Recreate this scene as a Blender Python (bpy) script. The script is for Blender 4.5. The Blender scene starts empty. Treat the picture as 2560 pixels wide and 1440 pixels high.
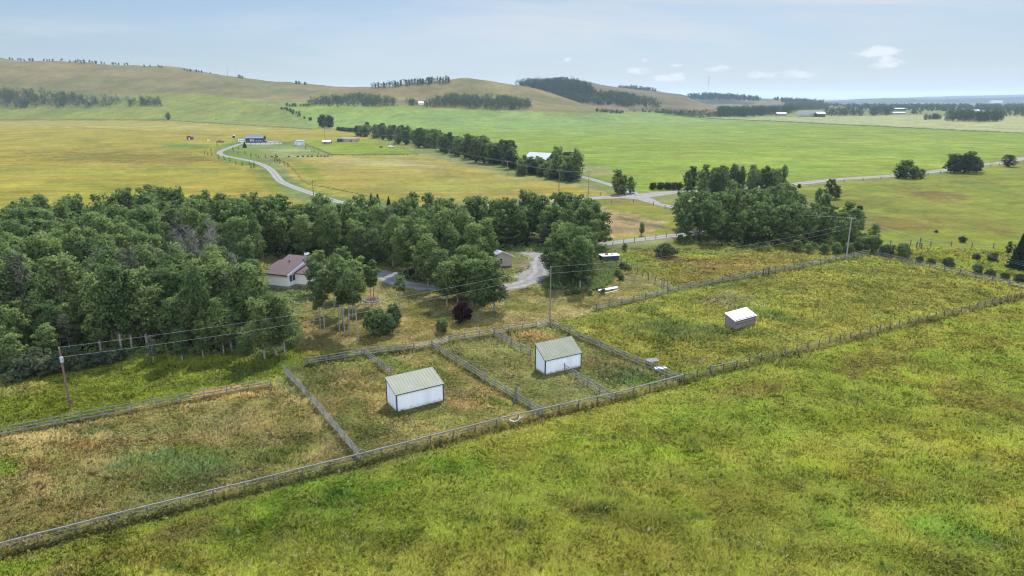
import bpy, bmesh, math, random
import numpy as np
from mathutils import Vector, Matrix
R = math.radians
SC = bpy.context.scene
COL = SC.collection
random.seed(7)
RNG = np.random.default_rng(11)

# ---------------------------------------------------------------- camera
F = 1707.0                       # focal length in pixels of the 2560 px wide photograph
HC = 40.0                        # drone height
PITCH = math.atan((720 - 245) / F)
cam_d = bpy.data.cameras.new("camera")
cam_d.sensor_width = 36.0
cam_d.lens = F / 2560 * 36
cam_d.clip_start = 0.5
cam_d.clip_end = 60000
cam = bpy.data.objects.new("camera", cam_d)
COL.objects.link(cam)
cam.location = (0, 0, HC)
cam.rotation_euler = (math.pi / 2 - PITCH, 0, 0)
SC.camera = cam

# ---------------------------------------------------------------- sun, sky, exposure
SUN_EL, SUN_AZ = R(50), R(13)
sun_dir = Vector((math.sin(SUN_AZ) * math.cos(SUN_EL), math.cos(SUN_AZ) * math.cos(SUN_EL), math.sin(SUN_EL)))
sd = bpy.data.lights.new("sun", 'SUN')
sd.energy = 3.1
sd.angle = R(0.55)
sd.color = (1.0, 0.95, 0.87)
so = bpy.data.objects.new("sun", sd)
COL.objects.link(so)
so.rotation_euler = (-sun_dir).to_track_quat('-Z', 'Y').to_euler()
so.location = (0, 0, 200)

W = bpy.data.worlds.new("World")
SC.world = W
W.use_nodes = True
wn, wl = W.node_tree.nodes, W.node_tree.links
wn.clear()
w_out = wn.new('ShaderNodeOutputWorld')
w_bg = wn.new('ShaderNodeBackground')
w_bg.inputs['Strength'].default_value = 0.15
sky = wn.new('ShaderNodeTexSky')
sky.sky_type = 'NISHITA'
sky.sun_disc = False
sky.sun_elevation = SUN_EL
sky.sun_rotation = SUN_AZ
sky.altitude = 1100
sky.air_density = 1.0
sky.dust_density = 0.6
sky.ozone_density = 2.0


def wnode(t, **kw):
    n = wn.new(t)
    for k, v in kw.items():
        setattr(n, k, v)
    return n


def wmath(op, a, b=None, c=None, clamp=False):
    n = wn.new('ShaderNodeMath')
    n.operation = op
    n.use_clamp = clamp
    for i, v in enumerate((a, b, c)):
        if v is None:
            continue
        if isinstance(v, (int, float)):
            n.inputs[i].default_value = v
        else:
            wl.new(v, n.inputs[i])
    return n.outputs[0]


w_tc = wn.new('ShaderNodeTexCoord')
w_sep = wn.new('ShaderNodeSeparateXYZ')
wl.new(w_tc.outputs['Generated'], w_sep.inputs[0])
# a flat cloud deck: direction divided by its elevation
den = wmath('ADD', wmath('MAXIMUM', w_sep.outputs['Z'], 0.0), 0.035)
dx = wmath('DIVIDE', w_sep.outputs['X'], den)
dy = wmath('DIVIDE', w_sep.outputs['Y'], den)
w_cmb = wn.new('ShaderNodeCombineXYZ')
wl.new(dx, w_cmb.inputs[0])
wl.new(dy, w_cmb.inputs[1])
w_n1 = wnode('ShaderNodeTexNoise')
w_n1.inputs['Scale'].default_value = 0.16
w_n1.inputs['Detail'].default_value = 6
w_n1.inputs['Roughness'].default_value = 0.55
w_n1.inputs['Distortion'].default_value = 0.6
wl.new(w_cmb.outputs[0], w_n1.inputs['Vector'])
w_r1 = wnode('ShaderNodeMapRange')
w_r1.interpolation_type = 'SMOOTHSTEP'
w_r1.inputs['From Min'].default_value = 0.43
w_r1.inputs['From Max'].default_value = 0.62
wl.new(w_n1.outputs[0], w_r1.inputs['Value'])
w_low = wnode('ShaderNodeMapRange')
w_low.interpolation_type = 'SMOOTHSTEP'
w_low.inputs['From Min'].default_value = 0.0
w_low.inputs['From Max'].default_value = 0.09
wl.new(w_sep.outputs['Z'], w_low.inputs['Value'])
veil = wmath('MULTIPLY', w_r1.outputs[0], wmath('MULTIPLY_ADD', w_low.outputs[0], 0.75, 0.05))
# small fair-weather clouds low on the right
w_map = wnode('ShaderNodeMapping')
w_map.inputs['Scale'].default_value = (1, 1, 2.4)
wl.new(w_tc.outputs['Generated'], w_map.inputs[0])
w_n2 = wnode('ShaderNodeTexNoise')
w_n2.inputs['Scale'].default_value = 34
w_n2.inputs['Detail'].default_value = 6
w_n2.inputs['Roughness'].default_value = 0.6
wl.new(w_map.outputs[0], w_n2.inputs['Vector'])


def cloud_spot(px, py, rx, ry):
    u, v = (px - 1280) / F, (720 - py) / F
    d = Vector((u, math.cos(PITCH) + v * math.sin(PITCH), -math.sin(PITCH) + v * math.cos(PITCH))).normalized()
    a = wmath('DIVIDE', wmath('SUBTRACT', w_sep.outputs['X'], d.x), rx / F)
    b = wmath('DIVIDE', wmath('SUBTRACT', w_sep.outputs['Z'], d.z), ry / F)
    r2 = wmath('ADD', wmath('MULTIPLY', a, a), wmath('MULTIPLY', b, b))
    return wmath('SUBTRACT', 1.0, r2, clamp=True)


spots = [(2185, 131, 62, 17), (2225, 157, 62, 17), (1680, 194, 50, 14), (1600, 176, 45, 12), (1418, 152, 14, 9),
         (1612, 150, 16, 8), (1998, 185, 52, 13), (1790, 170, 40, 11), (1895, 188, 60, 12), (1440, 182, 22, 7), (1690, 163, 22, 7)]
tot = None
for s in spots:
    m = cloud_spot(*s)
    tot = m if tot is None else wmath('MAXIMUM', tot, m)
w_r2 = wnode('ShaderNodeMapRange')
w_r2.interpolation_type = 'SMOOTHSTEP'
w_r2.inputs['From Min'].default_value = 0.7
w_r2.inputs['From Max'].default_value = 0.92
wl.new(wmath('MULTIPLY_ADD', wmath('POWER', tot, 0.6), 0.34, w_n2.outputs[0]), w_r2.inputs['Value'])
puff = wmath('MULTIPLY', w_r2.outputs[0], wmath('MULTIPLY', wmath('GREATER_THAN', tot, 0.001), 1.0))
w_side = wnode('ShaderNodeMapRange')
w_side.interpolation_type = 'SMOOTHSTEP'
w_side.inputs['From Min'].default_value = -0.55
w_side.inputs['From Max'].default_value = 0.35
wl.new(w_sep.outputs['X'], w_side.inputs['Value'])
w_hi = wnode('ShaderNodeMapRange')
w_hi.interpolation_type = 'SMOOTHSTEP'
w_hi.inputs['From Min'].default_value = 0.15
w_hi.inputs['From Max'].default_value = 0.55
wl.new(w_sep.outputs['Z'], w_hi.inputs['Value'])
veil = wmath('ADD', wmath('MULTIPLY', veil, wmath('MULTIPLY_ADD', w_side.outputs[0], 0.45, 0.55)), wmath('MULTIPLY_ADD', w_side.outputs[0], 0.2, 0.14))
cl = wmath('MULTIPLY', veil, wmath('SUBTRACT', 1.0, w_hi.outputs[0]))
# sky dimmed low down; out-of-view upper sky brightened as added fill light
w_f = wnode('ShaderNodeMix', data_type='RGBA')
wl.new(w_hi.outputs[0], w_f.inputs[0])
w_f.inputs[6].default_value = (0.228, 0.236, 0.252, 1)
w_f.inputs[7].default_value = (1.35, 1.35, 1.4, 1)
w_lo = wnode('ShaderNodeMapRange')
w_lo.interpolation_type = 'SMOOTHSTEP'
w_lo.inputs['From Min'].default_value = -0.01
w_lo.inputs['From Max'].default_value = 0.11
w_lo.inputs['To Min'].default_value = 0.74
w_lo.inputs['To Max'].default_value = 1.0
wl.new(w_sep.outputs['Z'], w_lo.inputs['Value'])
w_fs = wnode('ShaderNodeVectorMath', operation='SCALE')
wl.new(w_f.outputs[2], w_fs.inputs[0])
wl.new(w_lo.outputs[0], w_fs.inputs['Scale'])
w_mul = wnode('ShaderNodeMix', data_type='RGBA', blend_type='MULTIPLY')
w_mul.inputs[0].default_value = 1.0
wl.new(sky.outputs[0], w_mul.inputs[6])
wl.new(w_fs.outputs[0], w_mul.inputs[7])
w_mix = wnode('ShaderNodeMix', data_type='RGBA')
wl.new(cl, w_mix.inputs[0])
wl.new(w_mul.outputs[2], w_mix.inputs[6])
w_mix.inputs[7].default_value = (1.95, 2.1, 2.25, 1)
w_pf = wnode('ShaderNodeMix', data_type='RGBA')
wl.new(puff, w_pf.inputs[0])
wl.new(w_mix.outputs[2], w_pf.inputs[6])
w_pf.inputs[7].default_value = (2.45, 2.55, 2.65, 1)
# unseen bright clouds added opposite the sun, as fill for shaded walls and foliage
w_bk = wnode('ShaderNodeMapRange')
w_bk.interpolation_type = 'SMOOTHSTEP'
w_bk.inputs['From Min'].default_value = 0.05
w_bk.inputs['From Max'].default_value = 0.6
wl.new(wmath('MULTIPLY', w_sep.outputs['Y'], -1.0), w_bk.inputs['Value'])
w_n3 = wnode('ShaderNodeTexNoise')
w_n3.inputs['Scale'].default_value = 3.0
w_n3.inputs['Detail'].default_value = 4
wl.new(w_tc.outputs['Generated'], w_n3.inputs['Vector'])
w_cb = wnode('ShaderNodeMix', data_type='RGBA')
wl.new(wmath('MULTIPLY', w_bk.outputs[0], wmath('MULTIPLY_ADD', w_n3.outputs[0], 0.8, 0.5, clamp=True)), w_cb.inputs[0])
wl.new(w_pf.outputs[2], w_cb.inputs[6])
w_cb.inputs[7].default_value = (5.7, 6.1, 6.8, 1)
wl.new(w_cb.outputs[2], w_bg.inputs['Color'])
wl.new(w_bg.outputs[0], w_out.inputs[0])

SC.view_settings.view_transform = 'Standard'
SC.view_settings.look = 'None'
SC.view_settings.gamma = 1
SC.view_settings.exposure = 1.2
SC.render.engine = 'CYCLES'
SC.cycles.use_denoising = True
SC.cycles.max_bounces = 6
SC.cycles.diffuse_bounces = 3
SC.cycles.transmission_bounces = 3
SC.cycles.volume_bounces = 0
SC.cycles.transparent_max_bounces = 8
SC.cycles.caustics_reflective = False
SC.cycles.caustics_refractive = False
SC.cycles.filter_width = 1.15

# ---------------------------------------------------------------- helpers
CP, SP = math.cos(PITCH), math.sin(PITCH)


def ray(x, y):
    u, v = (x - 1280) / F, (720 - y) / F
    return u, CP + v * SP, -SP + v * CP


def G(x, y, z=0.0):
    """where the line of sight of photo pixel x, y meets the level ground"""
    a, b, c = ray(x, y)
    t = (z - HC) / c
    return Vector((a * t, b * t, z))


def PY(x, y, Y):
    a, b, c = ray(x, y)
    t = Y / b
    return Vector((a * t, Y, HC + c * t))


def hgt(bx, by, ty):
    """height above ground of a thing that stands at bx, by and reaches up to row ty"""
    p = G(bx, by)
    v = (720 - ty) / F
    t = p.y / (CP + v * SP)
    return HC + t * (-SP + v * CP)


def proj(X, Y, Z):
    Zc = Z - HC
    d = Y * CP - Zc * SP
    v = (Y * SP + Zc * CP) / d
    return 1280 + F * X / d, 720 - F * v


def lin(c):
    c = np.asarray(c, float) / 255.0
    return np.where(c <= 0.04045, c / 12.92, ((c + 0.055) / 1.055) ** 2.4)


KG = np.array([2.6, 2.7, 2.6])      # sunlit level ground: picture value for an albedo of 1


def alb(c):
    return lin(c) / KG


def hash2(ix, iy, seed):
    h = (ix.astype(np.int64) * 374761393 + iy.astype(np.int64) * 668265263 + seed * 1442695041) & 0xFFFFFFFF
    h = ((h ^ (h >> 13)) * 1274126177) & 0xFFFFFFFF
    return ((h ^ (h >> 16)) & 0xFFFFFF) / float(0xFFFFFF)


def vnoise(x, y, seed=0):
    ix, iy = np.floor(x), np.floor(y)
    fx, fy = x - ix, y - iy
    fx, fy = fx * fx * (3 - 2 * fx), fy * fy * (3 - 2 * fy)
    a, b = hash2(ix, iy, seed), hash2(ix + 1, iy, seed)
    c, d = hash2(ix, iy + 1, seed), hash2(ix + 1, iy + 1, seed)
    return (a + (b - a) * fx) * (1 - fy) + (c + (d - c) * fx) * fy


def fbm(x, y, seed=0, o=4):
    s, a, n = 0, 0.5, 0
    for i in range(o):
        s = s + a * vnoise(x, y, seed + i)
        n += a
        x, y, a = x * 2.03 + 13.7, y * 2.03 + 7.1, a * 0.5
    return s / n


def smooth(a, b, x):
    t = np.clip((x - a) / (b - a), 0, 1)
    return t * t * (3 - 2 * t)


def catmull(pts, n=8):
    pts = [Vector(p) for p in pts]
    out = []
    for i in range(len(pts) - 1):
        p0, p1, p2, p3 = pts[max(i - 1, 0)], pts[i], pts[i + 1], pts[min(i + 2, len(pts) - 1)]
        for k in range(n):
            t = k / n
            out.append(0.5 * ((2 * p1) + (p2 - p0) * t + (2 * p0 - 5 * p1 + 4 * p2 - p3) * t * t + (3 * p1 - p0 - 3 * p2 + p3) * t ** 3))
    out.append(pts[-1])
    return out


OFF = {}


class MB:
    def __init__(s):
        s.v, s.f, s.c = [], [], None

    def quadpts(s, *p):
        i = len(s.v)
        s.v += [tuple(q) for q in p]
        s.f.append(tuple(range(i, i + len(p))))
        return s

    def hexa(s, b, t):
        """b, t: four bottom and four top points, both anticlockwise from above"""
        i = len(s.v)
        s.v += [tuple(q) for q in b] + [tuple(q) for q in t]
        s.f += [(i + 3, i + 2, i + 1, i), (i + 4, i + 5, i + 6, i + 7)]
        for k in range(4):
            k2 = (k + 1) % 4
            s.f.append((i + k, i + k2, i + 4 + k2, i + 4 + k))
        return s

    def box(s, c, d, rz=0.0):
        c = Vector(c)
        x, y, z = d[0] / 2, d[1] / 2, d[2] / 2
        m = Matrix.Rotation(rz, 3, 'Z')
        q = [(-x, -y), (x, -y), (x, y), (-x, y)]
        return s.hexa([c + m @ Vector((a, b, -z)) for a, b in q], [c + m @ Vector((a, b, z)) for a, b in q])

    def beam(s, p, q, w, h, roll=None):
        p, q = Vector(p), Vector(q)
        d = (q - p).normalized()
        up = Vector((0, 0, 1)) if abs(d.z) < 0.95 else Vector((0, 1, 0))
        sx = d.cross(up).normalized()
        uz = sx.cross(d).normalized()
        cs = [(-w / 2, -h / 2), (w / 2, -h / 2), (w / 2, h / 2), (-w / 2, h / 2)]
        i = len(s.v)
        for e in (p, q):
            s.v += [tuple(e + sx * a + uz * b) for a, b in cs]
        s.f += [(i, i + 1, i + 2, i + 3), (i + 7, i + 6, i + 5, i + 4)]
        for k in range(4):
            k2 = (k + 1) % 4
            s.f.append((i + k, i + 4 + k, i + 4 + k2, i + k2))
        return s

    def tube(s, pts, radii, n=6, cap=True):
        pts = [Vector(p) for p in pts]
        if not hasattr(radii, '__len__'):
            radii = [radii] * len(pts)
        i0 = len(s.v)
        for k, p in enumerate(pts):
            d = (pts[min(k + 1, len(pts) - 1)] - pts[max(k - 1, 0)]).normalized()
            up = Vector((0, 0, 1)) if abs(d.z) < 0.9 else Vector((0, 1, 0))
            a = d.cross(up).normalized()
            b = a.cross(d).normalized()
            for j in range(n):
                t = 2 * math.pi * j / n
                s.v.append(tuple(p + (a * math.cos(t) + b * math.sin(t)) * radii[k]))
        for k in range(len(pts) - 1):
            for j in range(n):
                j2 = (j + 1) % n
                s.f.append((i0 + k * n + j, i0 + (k + 1) * n + j, i0 + (k + 1) * n + j2, i0 + k * n + j2))
        if cap:
            s.f.append(tuple(i0 + j for j in range(n)))
            s.f.append(tuple(i0 + (len(pts) - 1) * n + j for j in reversed(range(n))))
        return s

    def sweep(s, pts, w, h):
        """one continuous flat board through all the points"""
        pts = [Vector(p) for p in pts]
        i0 = len(s.v)
        for k, p in enumerate(pts):
            d = (pts[min(k + 1, len(pts) - 1)] - pts[max(k - 1, 0)])
            d.z = 0
            d.normalize()
            sx = Vector((d.y, -d.x, 0))
            for a, b in ((-w / 2, -h / 2), (w / 2, -h / 2), (w / 2, h / 2), (-w / 2, h / 2)):
                s.v.append(tuple(p + sx * a + Vector((0, 0, b))))
        for k in range(len(pts) - 1):
            for j in range(4):
                j2 = (j + 1) % 4
                s.f.append((i0 + k * 4 + j, i0 + (k + 1) * 4 + j, i0 + (k + 1) * 4 + j2, i0 + k * 4 + j2))
        s.f.append((i0, i0 + 1, i0 + 2, i0 + 3))
        e = i0 + (len(pts) - 1) * 4
        s.f.append((e + 3, e + 2, e + 1, e))
        return s

    def lathe(s, c, prof, n=16):
        """prof: list of (radius, z) round the vertical through c"""
        c = Vector(c)
        i0 = len(s.v)
        for r, z in prof:
            for j in range(n):
                t = 2 * math.pi * j / n
                s.v.append((c.x + r * math.cos(t), c.y + r * math.sin(t), c.z + z))
        for k in range(len(prof) - 1):
            for j in range(n):
                j2 = (j + 1) % n
                s.f.append((i0 + k * n + j, i0 + k * n + j2, i0 + (k + 1) * n + j2, i0 + (k + 1) * n + j))
        s.f.append(tuple(i0 + j for j in reversed(range(n))))
        s.f.append(tuple(i0 + (len(prof) - 1) * n + j for j in range(n)))
        return s

    def mesh(s, name, mat, shift=None, smooth_=False):
        me = bpy.data.meshes.new(name)
        v = s.v
        if shift is not None:
            v = [(a - shift.x, b - shift.y, c - shift.z) for a, b, c in v]
        me.from_pydata(v, [], s.f)
        me.materials.append(mat)
        if smooth_:
            me.polygons.foreach_set('use_smooth', [True] * len(me.polygons))
        me.update()
        return me

    def build(s, name, mat, parent=None, smooth_=False, label=None):
        shift = OFF.get(parent.name, Vector()) if parent else None
        o = bpy.data.objects.new(name, s.mesh(name, mat, shift, smooth_))
        COL.objects.link(o)
        if parent:
            o.parent = parent
            OFF[o.name] = shift
        if label:
            o['label'] = label
        return o


def tag(o, label=None, cat=None, group=None, kind=None):
    for k, v in (('label', label), ('category', cat), ('group', group), ('kind', kind)):
        if v:
            o[k] = v
    return o


def thing(name, label, cat, loc=(0, 0, 0), group=None, rz=0.0):
    o = bpy.data.objects.new(name, None)
    o.empty_display_size = 0.5
    COL.objects.link(o)
    o.location = loc
    o.rotation_euler = (0, 0, rz)
    OFF[o.name] = Vector(loc)
    return tag(o, label, cat, group)


def face_way(V, Fa, ref):
    """turn faces over where their normal runs against ref (one vector, or one per face)"""
    a, b, c = V[Fa[:, 0]], V[Fa[:, 1]], V[Fa[:, 2]]
    n = np.cross(b - a, c - a)
    bad = (n * ref).sum(1) < 0
    Fa = Fa.copy()
    Fa[bad] = Fa[bad][:, ::-1]
    return Fa


def np_mesh(name, V, Fa, mat, col=None, smooth_=False, normals=None):
    """V (n,3), Fa (m,k) arrays to a mesh"""
    me = bpy.data.meshes.new(name)
    k = Fa.shape[1]
    me.vertices.add(len(V))
    me.vertices.foreach_set('co', np.ascontiguousarray(V, np.float32).ravel())
    me.loops.add(Fa.size)
    me.loops.foreach_set('vertex_index', np.ascontiguousarray(Fa, np.int32).ravel())
    me.polygons.add(len(Fa))
    me.polygons.foreach_set('loop_start', np.arange(0, Fa.size, k, dtype=np.int32))
    me.polygons.foreach_set('loop_total', np.full(len(Fa), k, np.int32))
    if smooth_:
        me.polygons.foreach_set('use_smooth', np.ones(len(Fa), bool))
    me.update(calc_edges=True)
    if normals is not None:
        me.normals_split_custom_set_from_vertices(normals)
    if col is not None:
        a = me.color_attributes.new('tint', 'FLOAT_COLOR', 'POINT')
        c4 = np.ones((len(V), 4), np.float32)
        c4[:, :3] = col
        a.data.foreach_set('color', c4.ravel())
    me.materials.append(mat)
    return me


# ---------------------------------------------------------------- materials
def new_mat(name):
    m = bpy.data.materials.new(name)
    m.use_nodes = True
    n = m.node_tree.nodes
    n.clear()
    out = n.new('ShaderNodeOutputMaterial')
    return m, n, m.node_tree.links, out


def plain(name, rgb, rough=0.7, var=0.18, scale=2.0, metal=0.0, bump=0.0, stretch=None, spec=0.3, stain=None, stain_amt=0.0, tint=False, splash=None):
    m, n, l, out = new_mat(name)
    p = n.new('ShaderNodeBsdfPrincipled')
    p.inputs['Roughness'].default_value = rough
    p.inputs['Metallic'].default_value = metal
    p.inputs['Specular IOR Level'].default_value = spec
    tc = n.new('ShaderNodeTexCoord')
    src = tc.outputs['Object']
    if stretch:
        mp = n.new('ShaderNodeMapping')
        mp.inputs['Scale'].default_value = stretch
        l.new(src, mp.inputs[0])
        src = mp.outputs[0]
    t = n.new('ShaderNodeTexNoise')
    t.inputs['Scale'].default_value = scale
    t.inputs['Detail'].default_value = 5
    t.inputs['Roughness'].default_value = 0.6
    l.new(src, t.inputs['Vector'])
    mr = n.new('ShaderNodeMapRange')
    mr.inputs['From Min'].default_value = 0.3
    mr.inputs['From Max'].default_value = 0.7
    mr.inputs['To Min'].default_value = 1 - var
    mr.inputs['To Max'].default_value = 1 + var
    l.new(t.outputs[0], mr.inputs[0])
    mul = n.new('ShaderNodeVectorMath')
    mul.operation = 'SCALE'
    mul.inputs[0].default_value = rgb
    l.new(mr.outputs[0], mul.inputs['Scale'])
    res = mul.outputs[0]
    if stain:
        t2 = n.new('ShaderNodeTexNoise')
        t2.inputs['Scale'].default_value = scale * 0.37
        t2.inputs['Detail'].default_value = 6
        l.new(src, t2.inputs['Vector'])
        m2 = n.new('ShaderNodeMapRange')
        m2.inputs['From Min'].default_value = 0.5
        m2.inputs['From Max'].default_value = 0.68
        m2.inputs['To Max'].default_value = stain_amt
        l.new(t2.outputs[0], m2.inputs[0])
        mx = n.new('ShaderNodeMix')
        mx.data_type = 'RGBA'
        l.new(m2.outputs[0], mx.inputs[0])
        l.new(res, mx.inputs[6])
        mx.inputs[7].default_value = (*stain, 1)
        res = mx.outputs[2]
    if splash:
        sx = n.new('ShaderNodeSeparateXYZ')
        l.new(tc.outputs['Object'], sx.inputs[0])
        t3 = n.new('ShaderNodeTexNoise')
        t3.inputs['Scale'].default_value = 2.2
        t3.inputs['Detail'].default_value = 6
        t3.inputs['Roughness'].default_value = 0.7
        l.new(tc.outputs['Object'], t3.inputs['Vector'])
        hh = n.new('ShaderNodeMath')
        hh.operation = 'MULTIPLY_ADD'
        l.new(t3.outputs[0], hh.inputs[0])
        hh.inputs[1].default_value = -1.5
        l.new(sx.outputs['Z'], hh.inputs[2])
        m3 = n.new('ShaderNodeMapRange')
        m3.inputs['From Min'].default_value = -0.3
        m3.inputs['From Max'].default_value = -0.8
        m3.inputs['To Max'].default_value = 0.75
        l.new(hh.outputs[0], m3.inputs[0])
        m4 = n.new('ShaderNodeMix')
        m4.data_type = 'RGBA'
        l.new(m3.outputs[0], m4.inputs[0])
        l.new(res, m4.inputs[6])
        m4.inputs[7].default_value = (*splash, 1)
        res = m4.outputs[2]
    if tint:
        at = n.new('ShaderNodeAttribute')
        at.attribute_name = 'tint'
        mm = n.new('ShaderNodeVectorMath')
        mm.operation = 'MULTIPLY'
        l.new(res, mm.inputs[0])
        l.new(at.outputs['Color'], mm.inputs[1])
        res = mm.outputs[0]
    l.new(res, p.inputs['Base Color'])
    if bump:
        b = n.new('ShaderNodeBump')
        b.inputs['Strength'].default_value = bump
        b.inputs['Distance'].default_value = 0.05
        l.new(t.outputs[0], b.inputs['Height'])
        l.new(b.outputs[0], p.inputs['Normal'])
    l.new(p.outputs[0], out.inputs[0])
    return m


def ground_mat(name, near=True):
    """field colours from the mesh, mottled by world-space noise"""
    m, n, l, out = new_mat(name)
    p = n.new('ShaderNodeBsdfPrincipled')
    p.inputs['Roughness'].default_value = 0.95
    p.inputs['Specular IOR Level'].default_value = 0.05
    at = n.new('ShaderNodeAttribute')
    at.attribute_name = 'tint'
    tc = n.new('ShaderNodeTexCoord')
    cur = None
    for sc, amt, sx in (((0.035, 0.2, (1, 0.5, 1)), (0.22, 0.22, (1, 1, 1)), (1.3, 0.26, (1, 1, 1)), (5.0, 0.26, (1, 1, 1))) if near
                        else ((0.012, 0.22, (1, 0.5, 1)), (0.06, 0.2, (1, .5, 1)), (0.3, 0.14, (1, 1, 1)))):
        mp = n.new('ShaderNodeMapping')
        mp.inputs['Scale'].default_value = sx
        l.new(tc.outputs['Object'], mp.inputs[0])
        t = n.new('ShaderNodeTexNoise')
        t.inputs['Scale'].default_value = sc
        t.inputs['Detail'].default_value = 4
        t.inputs['Roughness'].default_value = 0.62
        l.new(mp.outputs[0], t.inputs['Vector'])
        r = n.new('ShaderNodeMapRange')
        r.inputs['From Min'].default_value = 0.28
        r.inputs['From Max'].default_value = 0.72
        r.inputs['To Min'].default_value = 1 - amt
        r.inputs['To Max'].default_value = 1 + amt
        l.new(t.outputs[0], r.inputs[0])
        if cur is None:
            cur = r.outputs[0]
        else:
            q = n.new('ShaderNodeMath')
            q.operation = 'MULTIPLY'
            l.new(cur, q.inputs[0])
            l.new(r.outputs[0], q.inputs[1])
            cur = q.outputs[0]
    s = n.new('ShaderNodeVectorMath')
    s.operation = 'SCALE'
    l.new(at.outputs['Color'], s.inputs[0])
    l.new(cur, s.inputs['Scale'])
    l.new(s.outputs[0], p.inputs['Base Color'])
    if near:
        b = n.new('ShaderNodeBump')
        b.inputs['Strength'].default_value = 0.5
        b.inputs['Distance'].default_value = 0.4
        l.new(cur, b.inputs['Height'])
        l.new(b.outputs[0], p.inputs['Normal'])
    l.new(p.outputs[0], out.inputs[0])
    return m


def leaf_mat(name, c1, c2, trans=0.38, use_attr=False, hue=0.0):
    """leaves let some light through; each plant has its own tint between c1 and c2"""
    m, n, l, out = new_mat(name)
    d = n.new('ShaderNodeBsdfDiffuse')
    t = n.new('ShaderNodeBsdfTranslucent')
    mx = n.new('ShaderNodeMixShader')
    mx.inputs[0].default_value = trans
    if use_attr:
        at = n.new('ShaderNodeAttribute')
        at.attribute_name = 'tint'
        col = at.outputs['Color']
    else:
        oi = n.new('ShaderNodeObjectInfo')
        tc = n.new('ShaderNodeTexCoord')
        nz = n.new('ShaderNodeTexNoise')
        nz.inputs['Scale'].default_value = 0.55
        nz.inputs['Detail'].default_value = 3
        l.new(tc.outputs['Object'], nz.inputs['Vector'])
        ge = n.new('ShaderNodeNewGeometry')
        a = n.new('ShaderNodeMath')
        a.operation = 'MULTIPLY_ADD'
        l.new(ge.outputs['Random Per Island'], a.inputs[0])
        a.inputs[1].default_value = 0.35
        l.new(oi.outputs['Random'], a.inputs[2])
        b = n.new('ShaderNodeMath')
        b.operation = 'ADD'
        l.new(a.outputs[0], b.inputs[0])
        l.new(nz.outputs[0], b.inputs[1])
        r = n.new('ShaderNodeMapRange')
        r.inputs['From Min'].default_value = 0.35
        r.inputs['From Max'].default_value = 1.5
        l.new(b.outputs[0], r.inputs[0])
        mc = n.new('ShaderNodeMix')
        mc.data_type = 'RGBA'
        l.new(r.outputs[0], mc.inputs[0])
        mc.inputs[6].default_value = (*c1, 1)
        mc.inputs[7].default_value = (*c2, 1)
        col = mc.outputs[2]
    l.new(col, d.inputs[0])
    l.new(col, t.inputs[0])
    l.new(d.outputs[0], mx.inputs[1])
    l.new(t.outputs[0], mx.inputs[2])
    l.new(mx.outputs[0], out.inputs[0])
    return m


M = {}
M['ground'] = ground_mat('field_ground')
M['hill'] = ground_mat('hill_ground', near=False)
M['gravel'] = plain('gravel', (0.19, 0.18, 0.17), 0.95, 0.22, 0.8, spec=0.1, stain=(0.15, 0.13, 0.1), stain_amt=0.5)
M['gravel_pale'] = plain('gravel_pale', (0.195, 0.183, 0.172), 0.95, 0.18, 0.6, spec=0.1, stain=(0.17, 0.145, 0.11), stain_amt=0.5)
M['pole_grey'] = plain('grey_pole_wood', (0.26, 0.25, 0.235), 0.85, 0.2, 2.0)
M['road_gravel'] = plain('road_gravel', (0.195, 0.183, 0.172), 0.95, 0.2, 0.6, spec=0.1, tint=True)
M['drive_gravel'] = plain('drive_gravel', (0.19, 0.18, 0.17), 0.95, 0.25, 0.8, spec=0.1, tint=True)
M['oiled'] = plain('worn_gravel', (0.24, 0.225, 0.22), 0.9, 0.2, 0.5, spec=0.1)
M['white_metal'] = plain('white_metal_siding', (0.76, 0.79, 0.81), 0.45, 0.05, 0.8, stretch=(1, 1, 0.2), stain=(0.5, 0.5, 0.46), stain_amt=0.45, splash=(0.22, 0.22, 0.17))
M['green_metal'] = plain('pale_green_metal_roof', (0.232, 0.238, 0.172), 0.75, 0.09, 0.6, spec=0.08, stain=(0.23, 0.23, 0.195), stain_amt=0.5)
M['green_trim'] = plain('dark_green_trim', (0.05, 0.075, 0.05), 0.5)
M['old_wood'] = plain('weathered_wood', (0.165, 0.162, 0.16), 0.85, 0.35, 3.0, stretch=(1, 1, 1))
M['dark_wood'] = plain('dark_old_wood', (0.115, 0.105, 0.095), 0.85, 0.3, 3.0)
M['pole_wood'] = plain('pole_wood', (0.19, 0.165, 0.14), 0.85, 0.2, 2.0)
M['pole_brown'] = plain('brown_pole_wood', (0.16, 0.1, 0.07), 0.85, 0.25, 1.0)
M['shed_wood'] = plain('shed_boards', (0.22, 0.18, 0.165), 0.85, 0.25, 2.0, stretch=(1, 1, 0.3))
M['white_roof'] = plain('white_roof_sheet', (0.62, 0.62, 0.63), 0.5, 0.06, 1.0)
M['cream'] = plain('cream_siding', (0.82, 0.805, 0.73), 0.7, 0.05, 1.0, stretch=(0.2, 0.2, 8))
M['shingle'] = plain('brown_shingles', (0.1, 0.067, 0.062), 0.9, 0.2, 3.0)
M['concrete'] = plain('concrete', (0.24, 0.23, 0.22), 0.9)
M['glass'] = plain('window_glass', (0.03, 0.035, 0.045), 0.1, 0.02, spec=0.6)
M['white_paint'] = plain('white_paint', (0.7, 0.7, 0.69), 0.6, 0.05)
M['beige'] = plain('beige_siding', (0.42, 0.37, 0.3), 0.7, 0.06, stretch=(0.2, 0.2, 6))
M['grey_metal'] = plain('grey_metal_roof', (0.42, 0.43, 0.45), 0.4, 0.08, 0.7, metal=0.3)
M['charcoal'] = plain('charcoal_siding', (0.04, 0.045, 0.055), 0.6)
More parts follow.
